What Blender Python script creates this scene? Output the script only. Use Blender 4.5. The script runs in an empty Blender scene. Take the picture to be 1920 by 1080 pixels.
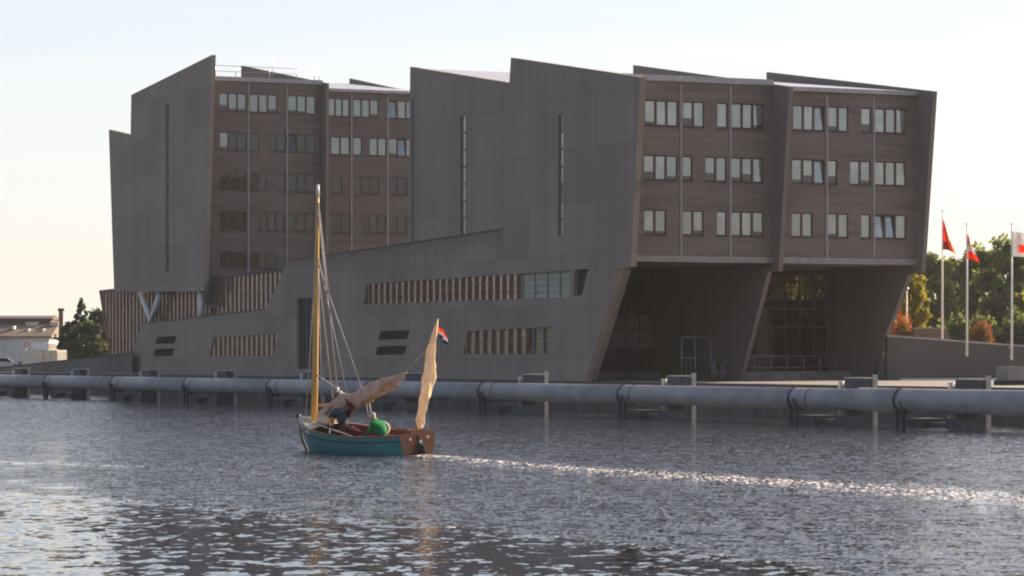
import bpy, math, random
import numpy as np
from mathutils import Vector, Matrix, geometry, noise
R = math.radians
random.seed(7)
SC = bpy.context.scene
COL = SC.collection

# ------------------------------------------------------------------ camera model
F, HZ, HC = 5600.0, 664.0, 3.6          # focal length and horizon row in photo pixels, eye height
def ray(u, v): return Vector(((u-960)/F, 1.0, (HZ-v)/F))
def on_z(u, v, z=0.0):
    d = ray(u, v); t = (z-HC)/d.z
    return Vector((d.x*t, t, z))
def at_depth(u, v, D):
    d = ray(u, v)
    return Vector((d.x*D, D, HC+d.z*D))

# ------------------------------------------------------------------ materials
def nt(name):
    m = bpy.data.materials.new(name); m.use_nodes = True
    n = m.node_tree.nodes; n.clear()
    out = n.new('ShaderNodeOutputMaterial')
    return m, n, m.node_tree.links, out
def principled(n, l, out, rough=.7, spec=.4, metal=0):
    b = n.new('ShaderNodeBsdfPrincipled')
    b.inputs['Roughness'].default_value = rough
    b.inputs['Specular IOR Level'].default_value = spec
    b.inputs['Metallic'].default_value = metal
    l.new(b.outputs[0], out.inputs[0]); return b
def coords(n, l, scale=(1,1,1)):
    t = n.new('ShaderNodeTexCoord'); mp = n.new('ShaderNodeMapping')
    mp.inputs['Scale'].default_value = scale
    l.new(t.outputs['Object'], mp.inputs[0]); return mp.outputs[0]
def nz(n, l, vec, scale, detail=3, rough=.55):
    t = n.new('ShaderNodeTexNoise'); t.inputs['Scale'].default_value = scale
    t.inputs['Detail'].default_value = detail; t.inputs['Roughness'].default_value = rough
    l.new(vec, t.inputs['Vector']); return t
def ramp(n, l, fac, stops):
    r = n.new('ShaderNodeValToRGB'); e = r.color_ramp.elements
    while len(e) < len(stops): e.new(.5)
    for k, (p, c) in enumerate(stops):
        e[k].position = p; e[k].color = (*c, 1) if len(c) == 3 else c
    l.new(fac, r.inputs[0]); return r.outputs[0]
def mth(n, l, op, a, b=None, c=None):
    m = n.new('ShaderNodeMath'); m.operation = op
    for k, x in enumerate((a, b, c)):
        if x is None: continue
        if isinstance(x, (int, float)): m.inputs[k].default_value = x
        else: l.new(x, m.inputs[k])
    return m.outputs[0]
def mixc(n, l, fac, a, b, mode='MIX'):
    m = n.new('ShaderNodeMix'); m.data_type = 'RGBA'; m.blend_type = mode
    if isinstance(fac, (int, float)): m.inputs[0].default_value = fac
    else: l.new(fac, m.inputs[0])
    for k, x in ((6, a), (7, b)):
        if isinstance(x, tuple): m.inputs[k].default_value = (*x, 1)
        else: l.new(x, m.inputs[k])
    return m.outputs[2]
def simple(name, c, rough=.7, spec=.4, metal=0, var=.18, scale=2.0, stretch=(1,1,1), bump=0.0):
    m, n, l, out = nt(name); b = principled(n, l, out, rough, spec, metal)
    v = coords(n, l, stretch); t = nz(n, l, v, scale, 4)
    lo = tuple(x*(1-var) for x in c); hi = tuple(min(1, x*(1+var)) for x in c)
    l.new(ramp(n, l, t.outputs[0], [(.3, lo), (.7, hi)]), b.inputs['Base Color'])
    if bump:
        bp = n.new('ShaderNodeBump'); bp.inputs['Strength'].default_value = bump
        l.new(t.outputs[0], bp.inputs['Height']); l.new(bp.outputs[0], b.inputs['Normal'])
    return m

def concrete(name, base=(.325,.25,.197), joints=True, py=5.6, oy=6.8, pz=3.6, oz=10.4, stain=None):
    m, n, l, out = nt(name); b = principled(n, l, out, .82, .3)
    v = coords(n, l)
    big = nz(n, l, v, .12, 4, .6)
    st = nz(n, l, coords(n, l, (1.0, 1.0, .05)), .45, 5, .65)      # vertical rain streaks
    fine = nz(n, l, v, 5.0, 3)
    c1 = ramp(n, l, big.outputs[0], [(.3, tuple(x*.90 for x in base)), (.7, tuple(x*1.07 for x in base))])
    c2 = mixc(n, l, .55, c1, ramp(n, l, st.outputs[0], [(.35, (.80,.80,.80)), (.62, (1.02,1.02,1.02))]), 'MULTIPLY')
    c3 = mixc(n, l, .5, c2, ramp(n, l, fine.outputs[0], [(.3, (.9,.9,.9)), (.7, (1.06,1.06,1.06))]), 'MULTIPLY')
    if joints:
        sx = n.new('ShaderNodeSeparateXYZ'); l.new(v, sx.inputs[0])
        def joint(o, p, off, w):
            f = mth(n, l, 'FRACT', mth(n, l, 'DIVIDE', mth(n, l, 'SUBTRACT', o, off-p*50.5), p))
            return mth(n, l, 'LESS_THAN', mth(n, l, 'ABSOLUTE', mth(n, l, 'SUBTRACT', f, .5)), w/p)
        j = mth(n, l, 'MAXIMUM', joint(sx.outputs[1], py, oy, .045), joint(sx.outputs[2], pz, oz, .028))
        c3 = mixc(n, l, mth(n, l, 'MULTIPLY', j, .42), c3, tuple(x*.35 for x in base))
        # panel to panel tone
        cell = n.new('ShaderNodeTexWhiteNoise'); cell.noise_dimensions = '2D'
        cb = n.new('ShaderNodeCombineXYZ')
        l.new(mth(n, l, 'FLOOR', mth(n, l, 'DIVIDE', mth(n, l, 'SUBTRACT', sx.outputs[1], oy), py)), cb.inputs[0])
        l.new(mth(n, l, 'FLOOR', mth(n, l, 'DIVIDE', mth(n, l, 'SUBTRACT', sx.outputs[2], oz), pz)), cb.inputs[1])
        l.new(cb.outputs[0], cell.inputs['Vector'])
        c3 = mixc(n, l, 1.0, c3, ramp(n, l, cell.outputs[0], [(0, (.89,.89,.89)), (1, (1.05,1.05,1.05))]), 'MULTIPLY')
    if stain:                      # dark rain runs below the parapet line (b0, z0)-(b1, z1)
        sb0, sz0, sb1, sz1 = stain
        q = n.new('ShaderNodeSeparateXYZ'); l.new(v, q.inputs[0])
        zl_ = mth(n, l, 'MULTIPLY_ADD', q.outputs[1], (sz1-sz0)/(sb1-sb0), sz0-sb0*(sz1-sz0)/(sb1-sb0))
        dep_ = mth(n, l, 'SUBTRACT', zl_, q.outputs[2])
        run = nz(n, l, coords(n, l, (1, 1, .012)), 1.15, 4, .7)
        ln_ = mth(n, l, 'MULTIPLY', mth(n, l, 'POWER', run.outputs[0], 2.0), 7.0)       # how far each run reaches
        mk = n.new('ShaderNodeMapRange'); mk.interpolation_type = 'SMOOTHSTEP'
        l.new(mth(n, l, 'DIVIDE', dep_, ln_), mk.inputs['Value']); mk.inputs['To Min'].default_value = .5; mk.inputs['To Max'].default_value = 0
        inr = mth(n, l, 'MULTIPLY', mth(n, l, 'GREATER_THAN', dep_, 0), mth(n, l, 'MULTIPLY', mth(n, l, 'GREATER_THAN', q.outputs[1], min(sb0, sb1)), mth(n, l, 'LESS_THAN', q.outputs[1], max(sb0, sb1))))
        c3 = mixc(n, l, mth(n, l, 'MULTIPLY', mk.outputs[0], inr), c3, tuple(x*.42 for x in base))
    l.new(c3, b.inputs['Base Color'])
    bp = n.new('ShaderNodeBump'); bp.inputs['Strength'].default_value = .15
    l.new(fine.outputs[0], bp.inputs['Height']); l.new(bp.outputs[0], b.inputs['Normal'])
    return m

def timber(name, base=(.19,.15,.125)):
    m, n, l, out = nt(name); b = principled(n, l, out, .75, .3)
    v = coords(n, l); sx = n.new('ShaderNodeSeparateXYZ'); l.new(v, sx.inputs[0])
    f = mth(n, l, 'DIVIDE', sx.outputs[2], .16)
    row = mth(n, l, 'FLOOR', f)
    cb = n.new('ShaderNodeCombineXYZ'); l.new(row, cb.inputs[1])
    l.new(mth(n, l, 'FLOOR', mth(n, l, 'ADD', mth(n, l, 'DIVIDE', sx.outputs[0], 2.6), mth(n, l, 'MULTIPLY', row, .37))), cb.inputs[0])
    wn = n.new('ShaderNodeTexWhiteNoise'); wn.noise_dimensions = '2D'; l.new(cb.outputs[0], wn.inputs['Vector'])
    c = ramp(n, l, wn.outputs[0], [(0, tuple(x*.90 for x in base)), (.5, base), (1, tuple(x*1.08 for x in base))])
    w = nz(n, l, coords(n, l, (.16, .16, 1.3)), .9, 4, .65)       # long weathered bands
    c = mixc(n, l, .8, c, ramp(n, l, w.outputs[0], [(.30, (.70,.69,.69)), (.5, (1,1,1)), (.72, (1.10,1.09,1.08))]), 'MULTIPLY')
    g = mth(n, l, 'LESS_THAN', mth(n, l, 'FRACT', f), .1)
    c = mixc(n, l, mth(n, l, 'MULTIPLY', g, .3), c, (.05,.04,.035))
    l.new(c, b.inputs['Base Color']); return m

def glass(name, base, refl=.35, rough=.03, tint=(.95,1,.98), fres=1.0):
    m, n, l, out = nt(name)
    d = n.new('ShaderNodeBsdfDiffuse'); g = n.new('ShaderNodeBsdfGlossy')
    g.inputs['Roughness'].default_value = rough; g.inputs['Color'].default_value = (*tint, 1)
    v = coords(n, l); t = nz(n, l, v, .55, 2)
    l.new(ramp(n, l, t.outputs[0], [(.35, tuple(x*.55 for x in base)), (.65, tuple(min(1, x*1.3) for x in base))]), d.inputs['Color'])
    bp = n.new('ShaderNodeBump'); bp.inputs['Strength'].default_value = .02; bp.inputs['Distance'].default_value = .3
    l.new(nz(n, l, v, .8, 1).outputs[0], bp.inputs['Height']); l.new(bp.outputs[0], g.inputs['Normal'])
    lw = n.new('ShaderNodeFresnel'); lw.inputs[0].default_value = 1.5
    fac = mth(n, l, 'ADD', refl, mth(n, l, 'MULTIPLY', lw.outputs[0], (1-refl)*fres))
    mx = n.new('ShaderNodeMixShader'); l.new(fac, mx.inputs[0])
    l.new(d.outputs[0], mx.inputs[1]); l.new(g.outputs[0], mx.inputs[2]); l.new(mx.outputs[0], out.inputs[0])
    return m
def clear_glass(name):
    m, n, l, out = nt(name)
    d = n.new('ShaderNodeBsdfTransparent'); g = n.new('ShaderNodeBsdfGlossy')
    d.inputs['Color'].default_value = (.30,.32,.28,1)
    g.inputs['Roughness'].default_value = .02
    lw = n.new('ShaderNodeFresnel'); lw.inputs[0].default_value = 1.5
    mx = n.new('ShaderNodeMixShader'); l.new(mth(n, l, 'MULTIPLY', lw.outputs[0], .8), mx.inputs[0])
    l.new(d.outputs[0], mx.inputs[1]); l.new(g.outputs[0], mx.inputs[2]); l.new(mx.outputs[0], out.inputs[0])
    return m
def leafmat(name, cols, trans=.5):
    m, n, l, out = nt(name)
    at = n.new('ShaderNodeAttribute'); at.attribute_name = 'tone'
    c = ramp(n, l, at.outputs['Fac'], [(k/(len(cols)-1), x) for k, x in enumerate(cols)])
    d = n.new('ShaderNodeBsdfPrincipled'); d.inputs['Roughness'].default_value = .6
    d.inputs['Specular IOR Level'].default_value = .25
    t = n.new('ShaderNodeBsdfTranslucent')
    l.new(c, d.inputs['Base Color'])
    l.new(mixc(n, l, 1.0, c, (1.5,1.6,.7), 'MULTIPLY'), t.inputs['Color'])
    mx = n.new('ShaderNodeMixShader'); mx.inputs[0].default_value = trans
    l.new(d.outputs[0], mx.inputs[1]); l.new(t.outputs[0], mx.inputs[2]); l.new(mx.outputs[0], out.inputs[0])
    return m
def cloth(name, c, trans=.3, var=.2, scale=3.0):
    m, n, l, out = nt(name)
    d = n.new('ShaderNodeBsdfPrincipled'); d.inputs['Roughness'].default_value = .85; d.inputs['Specular IOR Level'].default_value = .15
    t = n.new('ShaderNodeBsdfTranslucent'); v = coords(n, l); q = nz(n, l, v, scale, 4)
    cc = ramp(n, l, q.outputs[0], [(.3, tuple(x*(1-var) for x in c)), (.7, tuple(min(1, x*(1+var)) for x in c))])
    l.new(cc, d.inputs['Base Color']); l.new(cc, t.inputs['Color'])
    mx = n.new('ShaderNodeMixShader'); mx.inputs[0].default_value = trans
    l.new(d.outputs[0], mx.inputs[1]); l.new(t.outputs[0], mx.inputs[2]); l.new(mx.outputs[0], out.inputs[0])
    return m

M = dict(
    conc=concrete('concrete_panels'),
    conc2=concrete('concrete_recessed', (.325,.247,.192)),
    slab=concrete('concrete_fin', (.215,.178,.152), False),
    wallc=concrete('dark_wall', (.115,.098,.088), False),
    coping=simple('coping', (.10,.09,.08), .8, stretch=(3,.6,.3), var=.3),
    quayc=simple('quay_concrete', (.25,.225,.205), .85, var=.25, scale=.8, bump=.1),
    quayw=simple('quay_face', (.10,.085,.075), .8, var=.4, scale=1.2, stretch=(1,1,.3)),
    timber=timber('timber_boards'),
    timber2=timber('timber_boards_red', (.155,.122,.105)),
    frame=simple('red_brown_frame', (.085,.042,.040), .5),
    fin=simple('red_brown_fin', (.25,.125,.085), .55, scale=.7),
    strip=simple('metal_strip', (.30,.27,.26), .5, metal=.2),
    trim=simple('pale_metal_trim', (.36,.34,.34), .45, metal=.3),
    zinc=simple('zinc_roof', (.55,.52,.54), .38, spec=.6, metal=.55, var=.12, stretch=(4,.2,1)),
    g_sky=glass('coated_glass', (.10,.11,.10), .19),
    g_blind=glass('glass_with_blind', (.25,.265,.235), .16),
    g_blind2=simple('drawn_blinds', (.42,.40,.30), .8, stretch=(1,.2,6)),
    g_dark=glass('dark_glass', (.034,.022,.020), .035),
    g_band=glass('band_glass', (.24,.20,.14), .05, rough=.15, tint=(1,.9,.77), fres=.42),
    g_band2=glass('band_glass_dim', (.18,.14,.10), .03, rough=.2, tint=(1,.86,.70), fres=.22),
    g_band3=glass('screen_glass', (.20,.17,.13), .04, rough=.15, tint=(1,.9,.78), fres=.30),
    g_band4=glass('green_reflection_glass', (.07,.075,.045), .02, rough=.25, tint=(.9,1,.75), fres=.12),  # green reflections are put into the pane colour
    g_clear=clear_glass('clear_glass'),
    black=simple('dark_louvre', (.055,.060,.065), .6),
    inside=simple('dark_inside', (.03,.028,.028), .9),
    white=simple('white_paint', (.80,.76,.70), .5, var=.08),
    steel=simple('galvanised_steel', (.40,.42,.46), .4, metal=.5),
    pipe=simple('blue_grey_pipe_paint', (.31,.295,.285), .5, spec=.4, var=.2, scale=.9, stretch=(1,1,1)),
    band=simple('dark_band', (.035,.045,.06), .5),
    pier=simple('pier_steel', (.060,.068,.076), .6, var=.3),
    pierc=simple('pier_pale', (.42,.38,.33), .7, var=.2),
    red=cloth('red_flag', (.85,.15,.07), .68), white_c=cloth('white_flag', (.80,.78,.76), .45), blue_c=cloth('blue_flag', (.03,.06,.25), .4),
    darkred=cloth('dark_red_flag', (.35,.04,.06), .4), orange_c=cloth('orange_flag', (.85,.33,.10), .6),
    bark=simple('bark', (.07,.055,.045), .9),
    leaf_d=leafmat('leaves_dark', [(.060,.076,.042), (.115,.140,.060), (.20,.205,.08)]),
    leaf_m=leafmat('leaves_mid', [(.078,.094,.045), (.155,.17,.068), (.28,.26,.10)]),
    leaf_y=leafmat('leaves_yellow', [(.09,.085,.02), (.24,.20,.04), (.42,.33,.06)], .45),
    leaf_c=leafmat('leaves_conifer', [(.034,.046,.032), (.062,.078,.046), (.11,.118,.06)], .25),
    flower=leafmat('red_flowers', [(.03,.05,.015), (.40,.05,.02), (.75,.14,.05)], .4),
    rooflow=simple('beige_roof', (.20,.155,.115), .85),
    tile=simple('brown_roof', (.14,.095,.085), .8, scale=1.0), render=simple('cream_render', (.50,.45,.37), .8),
    whitewall=simple('white_wall', (.52,.52,.50), .8, scale=.4), sign=simple('red_sign', (.5,.04,.04), .5),
    skin=simple('skin', (.50,.31,.22), .5, var=.06), hair=simple('pale_hair', (.55,.48,.38), .7), hairdark=simple('dark_hair', (.04,.03,.025), .7),
    green=cloth('green_jacket', (.012,.22,.065), .08, .12), blue=cloth('blue_grey_jacket', (.07,.085,.125), .05, .2),
    trouser=cloth('dark_trousers', (.05,.04,.045), .05),
    teal=simple('teal_hull_paint', (.062,.235,.225), .55, spec=.5, var=.18, scale=1.5, stretch=(.4,1,2)),
    teal_dk=simple('dark_strake', (.02,.055,.06), .5), cream=simple('cream_paint', (.62,.55,.42), .45, var=.1),
    varnish=simple('varnished_wood', (.21,.078,.030), .3, spec=.5, var=.3, scale=3, stretch=(1,.4,6)),
    maroonc=cloth('maroon_canvas', (.10,.03,.035), .05), maroon=simple('maroon_paint', (.14,.026,.028), .5, var=.25), mast=simple('golden_spruce', (.58,.34,.085), .4, var=.15, stretch=(6,6,.5)),
    sail=cloth('tan_sail', (.56,.42,.31), .25, .22, 2.5), sailc=cloth('cream_sail', (.90,.72,.50), .38, .15, 2.5),
    rope=simple('rope', (.40,.33,.29), .8), ropep=simple('pale_rope', (.66,.58,.46), .8), iron=simple('black_iron', (.02,.02,.022), .5),
    redbag=simple('red_canvas', (.62,.06,.04), .6), carblue=simple('blue_car_paint', (.10,.16,.28), .3, spec=.6), carwhite=simple('silver_car_paint', (.5,.5,.5), .3, spec=.6),
)

# ------------------------------------------------------------------ object helpers
def tag(o, label=None, cat=None, group=None, kind=None):
    if label: o['label'] = label
    if cat: o['category'] = cat
    if group: o['group'] = group
    if kind: o['kind'] = kind
    return o
def empty(name, loc=(0,0,0), rz=0.0, **k):
    o = bpy.data.objects.new(name, None); COL.objects.link(o)
    o.location = loc; o.rotation_euler = (0, 0, rz); o.empty_display_size = .3
    return tag(o, **k)
def basis(d):
    d = Vector(d).normalized()
    a = Vector((0,0,1)) if abs(d.z) < .9 else Vector((1,0,0))
    x = d.cross(a).normalized(); return x, d.cross(x).normalized()
class MB:
    def __init__(s): s.v, s.f, s.mi, s.sm = [], [], [], []
    def add(s, vs, fs, mi=0, sm=False):
        o = len(s.v); s.v += [tuple(x) for x in vs]
        for f in fs: s.f.append(tuple(o+i for i in f)); s.mi.append(mi); s.sm.append(sm)
        return s
    def box(s, p, q, mi=0):
        (a,b,c), (d,e,f) = p, q
        a, d = min(a,d), max(a,d); b, e = min(b,e), max(b,e); c, f = min(c,f), max(c,f)
        vs = [(a,b,c),(d,b,c),(d,e,c),(a,e,c),(a,b,f),(d,b,f),(d,e,f),(a,e,f)]
        return s.add(vs, [(0,3,2,1),(4,5,6,7),(0,1,5,4),(1,2,6,5),(2,3,7,6),(3,0,4,7)], mi)
    def prism(s, poly, ext, mi=0, holes=()):
        """polygon (3D points, planar) with holes, pushed along the vector ext"""
        loops = [[Vector(p) for p in poly]] + [[Vector(p) for p in h] for h in holes]
        ext = Vector(ext); flat = [p for L in loops for p in L]; n = len(flat)
        tris = geometry.tessellate_polygon(loops)
        nn = geometry.normal([*loops[0]]) if len(loops[0]) > 2 else Vector((0,0,1))
        fs = []
        for t in tris:
            a, b, c = (flat[i] for i in t)
            k = (b-a).cross(c-a)
            t = tuple(t) if k.dot(ext) < 0 else tuple(reversed(t))
            fs.append(t); fs.append(tuple(i+n for i in reversed(t)))
        o = 0
        for li, L in enumerate(loops):
            m = len(L); ar = Vector((0,0,0))
            for i in range(m): ar += L[i].cross(L[(i+1) % m])
            flip = (ar.dot(ext) < 0) ^ (li > 0)
            for i in range(m):
                j = (i+1) % m; q = (o+i, o+j, o+j+n, o+i+n)
                fs.append(q if not flip else tuple(reversed(q)))
            o += m
        return s.add(flat+[p+ext for p in flat], fs, mi)
    def tube(s, pts, rad, seg=8, mi=0, caps=True, sm=True):
        pts = [Vector(p) for p in pts]; n = len(pts)
        if not hasattr(rad, '__len__'): rad = [rad]*n
        vs, fs = [], []; x = None
        for i, p in enumerate(pts):
            d = (pts[min(i+1, n-1)]-pts[max(i-1, 0)]).normalized()
            if x is None: x, y = basis(d)
            else:
                x = (x - d*x.dot(d)).normalized(); y = d.cross(x)
            for k in range(seg):
                a = 2*math.pi*k/seg; vs.append(p+(x*math.cos(a)+y*math.sin(a))*rad[i])
        for i in range(n-1):
            for k in range(seg):
                k2 = (k+1) % seg
                fs.append((i*seg+k, i*seg+k2, (i+1)*seg+k2, (i+1)*seg+k))
        s.add(vs, fs, mi, sm)
        if caps:
            o = len(s.v)-n*seg
            s.f.append(tuple(o+k for k in reversed(range(seg)))); s.mi.append(mi); s.sm.append(False)
            s.f.append(tuple(o+(n-1)*seg+k for k in range(seg))); s.mi.append(mi); s.sm.append(False)
        return s
    def blob(s, c, r, seg=10, rings=7, mi=0, jit=0.0, seed=0):
        c = Vector(c); r = r if hasattr(r, '__len__') else (r, r, r)
        vs, fs = [], []
        for i in range(rings+1):
            t = math.pi*i/rings
            for k in range(seg):
                a = 2*math.pi*k/seg
                d = Vector((math.sin(t)*math.cos(a), math.sin(t)*math.sin(a), math.cos(t)))
                j = 1 + jit*noise.noise(d*2.1+Vector((seed*3.7, seed, 0)))
                vs.append(c+Vector((d.x*r[0], d.y*r[1], d.z*r[2]))*j)
        for i in range(rings):
            for k in range(seg):
                k2 = (k+1) % seg; fs.append((i*seg+k, (i+1)*seg+k, (i+1)*seg+k2, i*seg+k2))
        return s.add(vs, fs, mi, True)
    def build(s, name, mat, parent=None, loc=None, **k):
        me = bpy.data.meshes.new(name); me.from_pydata(s.v, [], s.f)
        for m in (mat if isinstance(mat, (list, tuple)) else [mat]): me.materials.append(m)
        me.polygons.foreach_set('material_index', s.mi); me.polygons.foreach_set('use_smooth', s.sm)
        me.update(); o = bpy.data.objects.new(name, me); COL.objects.link(o)
        if parent: o.parent = parent
        if loc: o.location = loc
        return tag(o, **k)
def part(name, mb, mat, parent, **k): return mb.build(name, mat, parent, **k)

# ------------------------------------------------------------------ building frame: a right along the timber faces, b back along the end walls
ANG = math.atan2(.409, .912)
CA, SA = math.cos(ANG), math.sin(ANG)
A0 = Vector((8.53, 195.0, 0))
def to_local(p):
    q = p-A0; return Vector((CA*q.x+SA*q.y, -SA*q.x+CA*q.y, p.z))
def rot_local(d): return Vector((CA*d.x+SA*d.y, -SA*d.x+CA*d.y, d.z))
ORI = to_local(Vector((0, 0, HC)))
def LA(u, v, a):                      # pixel on the plane a = const -> (b, z)
    d = rot_local(ray(u, v)); t = (a-ORI.x)/d.x; p = ORI+d*t; return p.y, p.z
def LB(u, v, b):                      # pixel on the plane b = const -> (a, z)
    d = rot_local(ray(u, v)); t = (b-ORI.y)/d.y; p = ORI+d*t; return p.x, p.z
GZ = 1.75                             # quay level above the water

bld = empty('office_building', A0, ANG, label='long grey concrete office building with two saw-roofed blocks and brown timber fronts, overhanging the quay', cat='building')

def wall_a(name, a, outline, t, mat, holes=(), mb=None, ground=True):
    """concrete wall in the plane a; outline and holes in pixels, or (b, z) pairs tagged as 3-tuples"""
    def cv(p):
        if len(p) == 3: return (a, p[0], p[1])
        b, z = LA(p[0], p[1], a); return (a, b, z)
    m = MB().prism([cv(p) for p in outline], (t, 0, 0), 0, [[cv(p) for p in h] for h in holes])
    return part(name, m, mat, bld)

A1, A2 = 12.0, 23.2
TH = .32
# ---- main end wall with the podium
ribbon = [(688,532),(1070,507),(1068,557),(682,571)]
trap = [(1077,506),(1103,504),(1091,553),(1075,555)]
lowR = [(877,621),(1035,613),(1025,664),(868,664)]
lowL = [(400,632),(522,626),(512,667),(392,668)]
ventR1 = [(713,621),(768,619),(763,636),(708,637)]; ventR2 = [(707,650),(763,648),(758,665),(703,666)]
ventL1 = [(295,632),(331,630),(327,644),(291,645)]; ventL2 = [(291,655),(327,653),(323,667),(287,668)]
doorh = [(557,560),(600,558),(600,690),(557,692)]
slitR = [(1047,215),(1057,214),(1055,443),(1046,444)]
slitM = [(863,218),(873,217),(872,440),(863,441)]
slitL = [(311,195),(316.5,194),(316.5,507),(311,508)]
M['conc'] = concrete('concrete_panels_stained', stain=(*LA(540,490,0), *LA(943,430,0)))
bR = LA(1096,712,0)[0]; bL = LA(235,700,0)[0]
main_holes = [ribbon, trap, lowR, lowL, ventR1, ventR2, ventL1, ventL2, doorh, slitR]
wall_a('podium_wall', 0, [(1200,144),(1182,500),(1160,505),(bR, GZ-.1, 0),(bL, GZ-.1, 0),(265,607),(497,580),(540,490),(943,430),(955,155),(958,108)], .45, M['conc'], main_holes)
wall_a('end_wall', .5, [(769,125),(985,160),(985,440),(766,470)], .4, M['conc2'], [slitM])
# ---- left tower end walls
wall_a('end_wall', 0, [(397,103),(383,546),(240,547),(246,178)], .4, M['conc'], [slitL])
wall_a('end_wall', .5, [(204,243),(252,254),(252,544),(214,547)], .4, M['conc2'])
# dark wet coping along the podium parapet
cop = MB()
for (p, q) in [((540,490),(943,430)), ((265,607),(497,580))]:
    (b0, z0), (b1, z1) = LA(*p, 0), LA(*q, 0)
    cop.prism([(-.06,b0,z0-.02),(-.06,b1,z1-.02),(-.06,b1,z1+.07),(-.06,b0,z0+.07)], (.62,0,0))
part('coping', cop, M['coping'], bld)
# podium body behind the wall (roof slopes with the wall top)
pb = [LA(540,492,0), LA(943,432,0)]
BK = 41.0
pod = MB().prism([(.45, pb[0][0], pb[0][1]-.15), (.45, pb[1][0], pb[1][1]-.15), (.45, pb[1][0]-.4, 4), (.45, bL-8, 4), (.45, 74, 6.2)], (20,0,0))
part('podium_roof', pod, M['slab'], bld)

# ---- fins (concrete slabs between the bays)
b1p, z1p = LA(1187,122,A1)
s1 = [(1187,122),(1480,162),(1460,508),(1440,510),(LA(1386,712,A1)[0], GZ-.1, 0),(BK, GZ-.1, 0),(BK, z1p-1.5, 0),(b1p, z1p-4.0, 0)]
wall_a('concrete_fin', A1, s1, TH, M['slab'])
b2p, z2p = LA(1437,135,A2)
bG2 = LA(1555,600,A2)[0]; bG1 = LA(1226,600,A1)[0]
s2 = [(1437,135),(1750,171),(1728,510),(1703,515),(LA(1628,712,A2)[0], GZ-.1, 0),(bG2+.3, GZ-.1, 0),(bG2+.3, 9.5, 0),(BK, 9.5, 0),(BK, z2p-1.5, 0),(b2p, z2p-4.0, 0)]
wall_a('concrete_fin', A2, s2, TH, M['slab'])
rT1 = LA(1449,400,A1)[0]; rT2 = LA(1719,400,A2)[0]
# left tower
bL1p, zL1p = LA(452,123,A1); bL2p, zL2p = LA(655,147,A2)
LBK = 121.0
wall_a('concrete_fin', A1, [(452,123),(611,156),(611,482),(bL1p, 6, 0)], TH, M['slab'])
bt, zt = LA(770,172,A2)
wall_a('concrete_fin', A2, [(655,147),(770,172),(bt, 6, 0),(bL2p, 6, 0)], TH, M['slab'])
rL1 = LA(604,300,A1)[0]; rL2 = rL1+1.5

# ------------------------------------------------------------------ timber faces with windows
rng = random.Random(3)
def window(b, a0, a1, z0, z1, n, kinds, opens=()):
    """frame of n lights with its panes as a child; set 12 cm back in the wall plane b"""
    f = MB(); w = .085; y0, y1 = b+.09, b+.17
    f.box((a0,y0,z0),(a1,y1,z0+w)); f.box((a0,y0,z1-w),(a1,y1,z1))
    f.box((a0-.03,b-.06,z0-.07),(a1+.03,b+.09,z0-.005))           # sill
    step = (a1-a0)/n
    for k in range(n+1):
        x = a0+step*k; hw = w if 0 < k < n else w*.6
        f.box((max(a0,x-hw),y0,z0+w),(min(a1,x+hw),y1,z1-w))
    fo = part('window', f, M['frame'], bld)
    g = MB()
    for k in range(n):
        p, q = a0+step*k+w*.7, a0+step*(k+1)-w*.7; y = b+.13
        ty = .20 if k in opens else rng.uniform(-.004,.004)
        sk = rng.uniform(-.004,.004)
        g.add([(p,y,z0+w*.8),(q,y+sk,z0+w*.8),(q,y+ty+sk,z1-w*.8),(p,y+ty,z1-w*.8)], [(0,1,2,3)], kinds[k % len(kinds)])
        if k not in opens and rng.random() < .38:
            hh_ = z0+(z1-z0)*rng.choice((.16,.2,.34)); yy = y-.012
            g.add([(p,yy,z0+w*.8),(q,yy,z0+w*.8),(q,yy,hh_),(p,yy,hh_)], [(0,1,2,3)], 2)
        if k in opens:
            g.add([(p,y+.35,z0),(q,y+.35,z0),(q,y+.35,z1),(p,y+.35,z1)], [(0,1,2,3)], 2)
    bk = MB().box((a0,b+.5,z0),(a1,b+.52,z1))
    part('glass', g, [M['g_sky'], M['g_blind'], M['g_dark']], fo)
def timber_face(b, a0, a1, zb, zt, rows, strips, mat, sx, ox, kinds):
    """rows: (z0, z1, [(x0, x1, n, opens)]) with x in zoomed pixels u = x/sx+ox"""
    holes, wins = [], []
    for ri, (z0, z1, vv, gs) in enumerate(rows):
        for g in gs:
            p = LB(g[0]/sx+ox, vv, b)[0]; q = LB(g[1]/sx+ox, vv, b)[0]
            if q > a1-.05: q = a1-.05
            if p < a0+.05: p = a0+.05
            if q-p < .3: continue
            holes.append([(p,b,z0),(q,b,z0),(q,b,z1),(p,b,z1)]); wins.append((p,q,z0,z1,g,ri))
    part('timber_facade', MB().prism([(a0,b,zb),(a1,b,zb),(a1,b,zt),(a0,b,zt)], (0,.3,0), 0, holes), mat, bld)
    for (p,q,z0,z1,g,ri) in wins: window(b, p, q, z0, z1, g[2], kinds(ri, g), g[3] if len(g) > 3 else ())
    s = MB()
    for x in strips:
        c = LB(x/sx+ox, 400, b)[0]; s.box((c-.07,b-.06,zb+.05),(c+.07,b-.003,zt-.3))
    s.box((a0,b-.07,zb+.002),(a1,b-.003,zb+.16))
    part('metal_trim', s, M['strip'], bld)
    return zt

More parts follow.
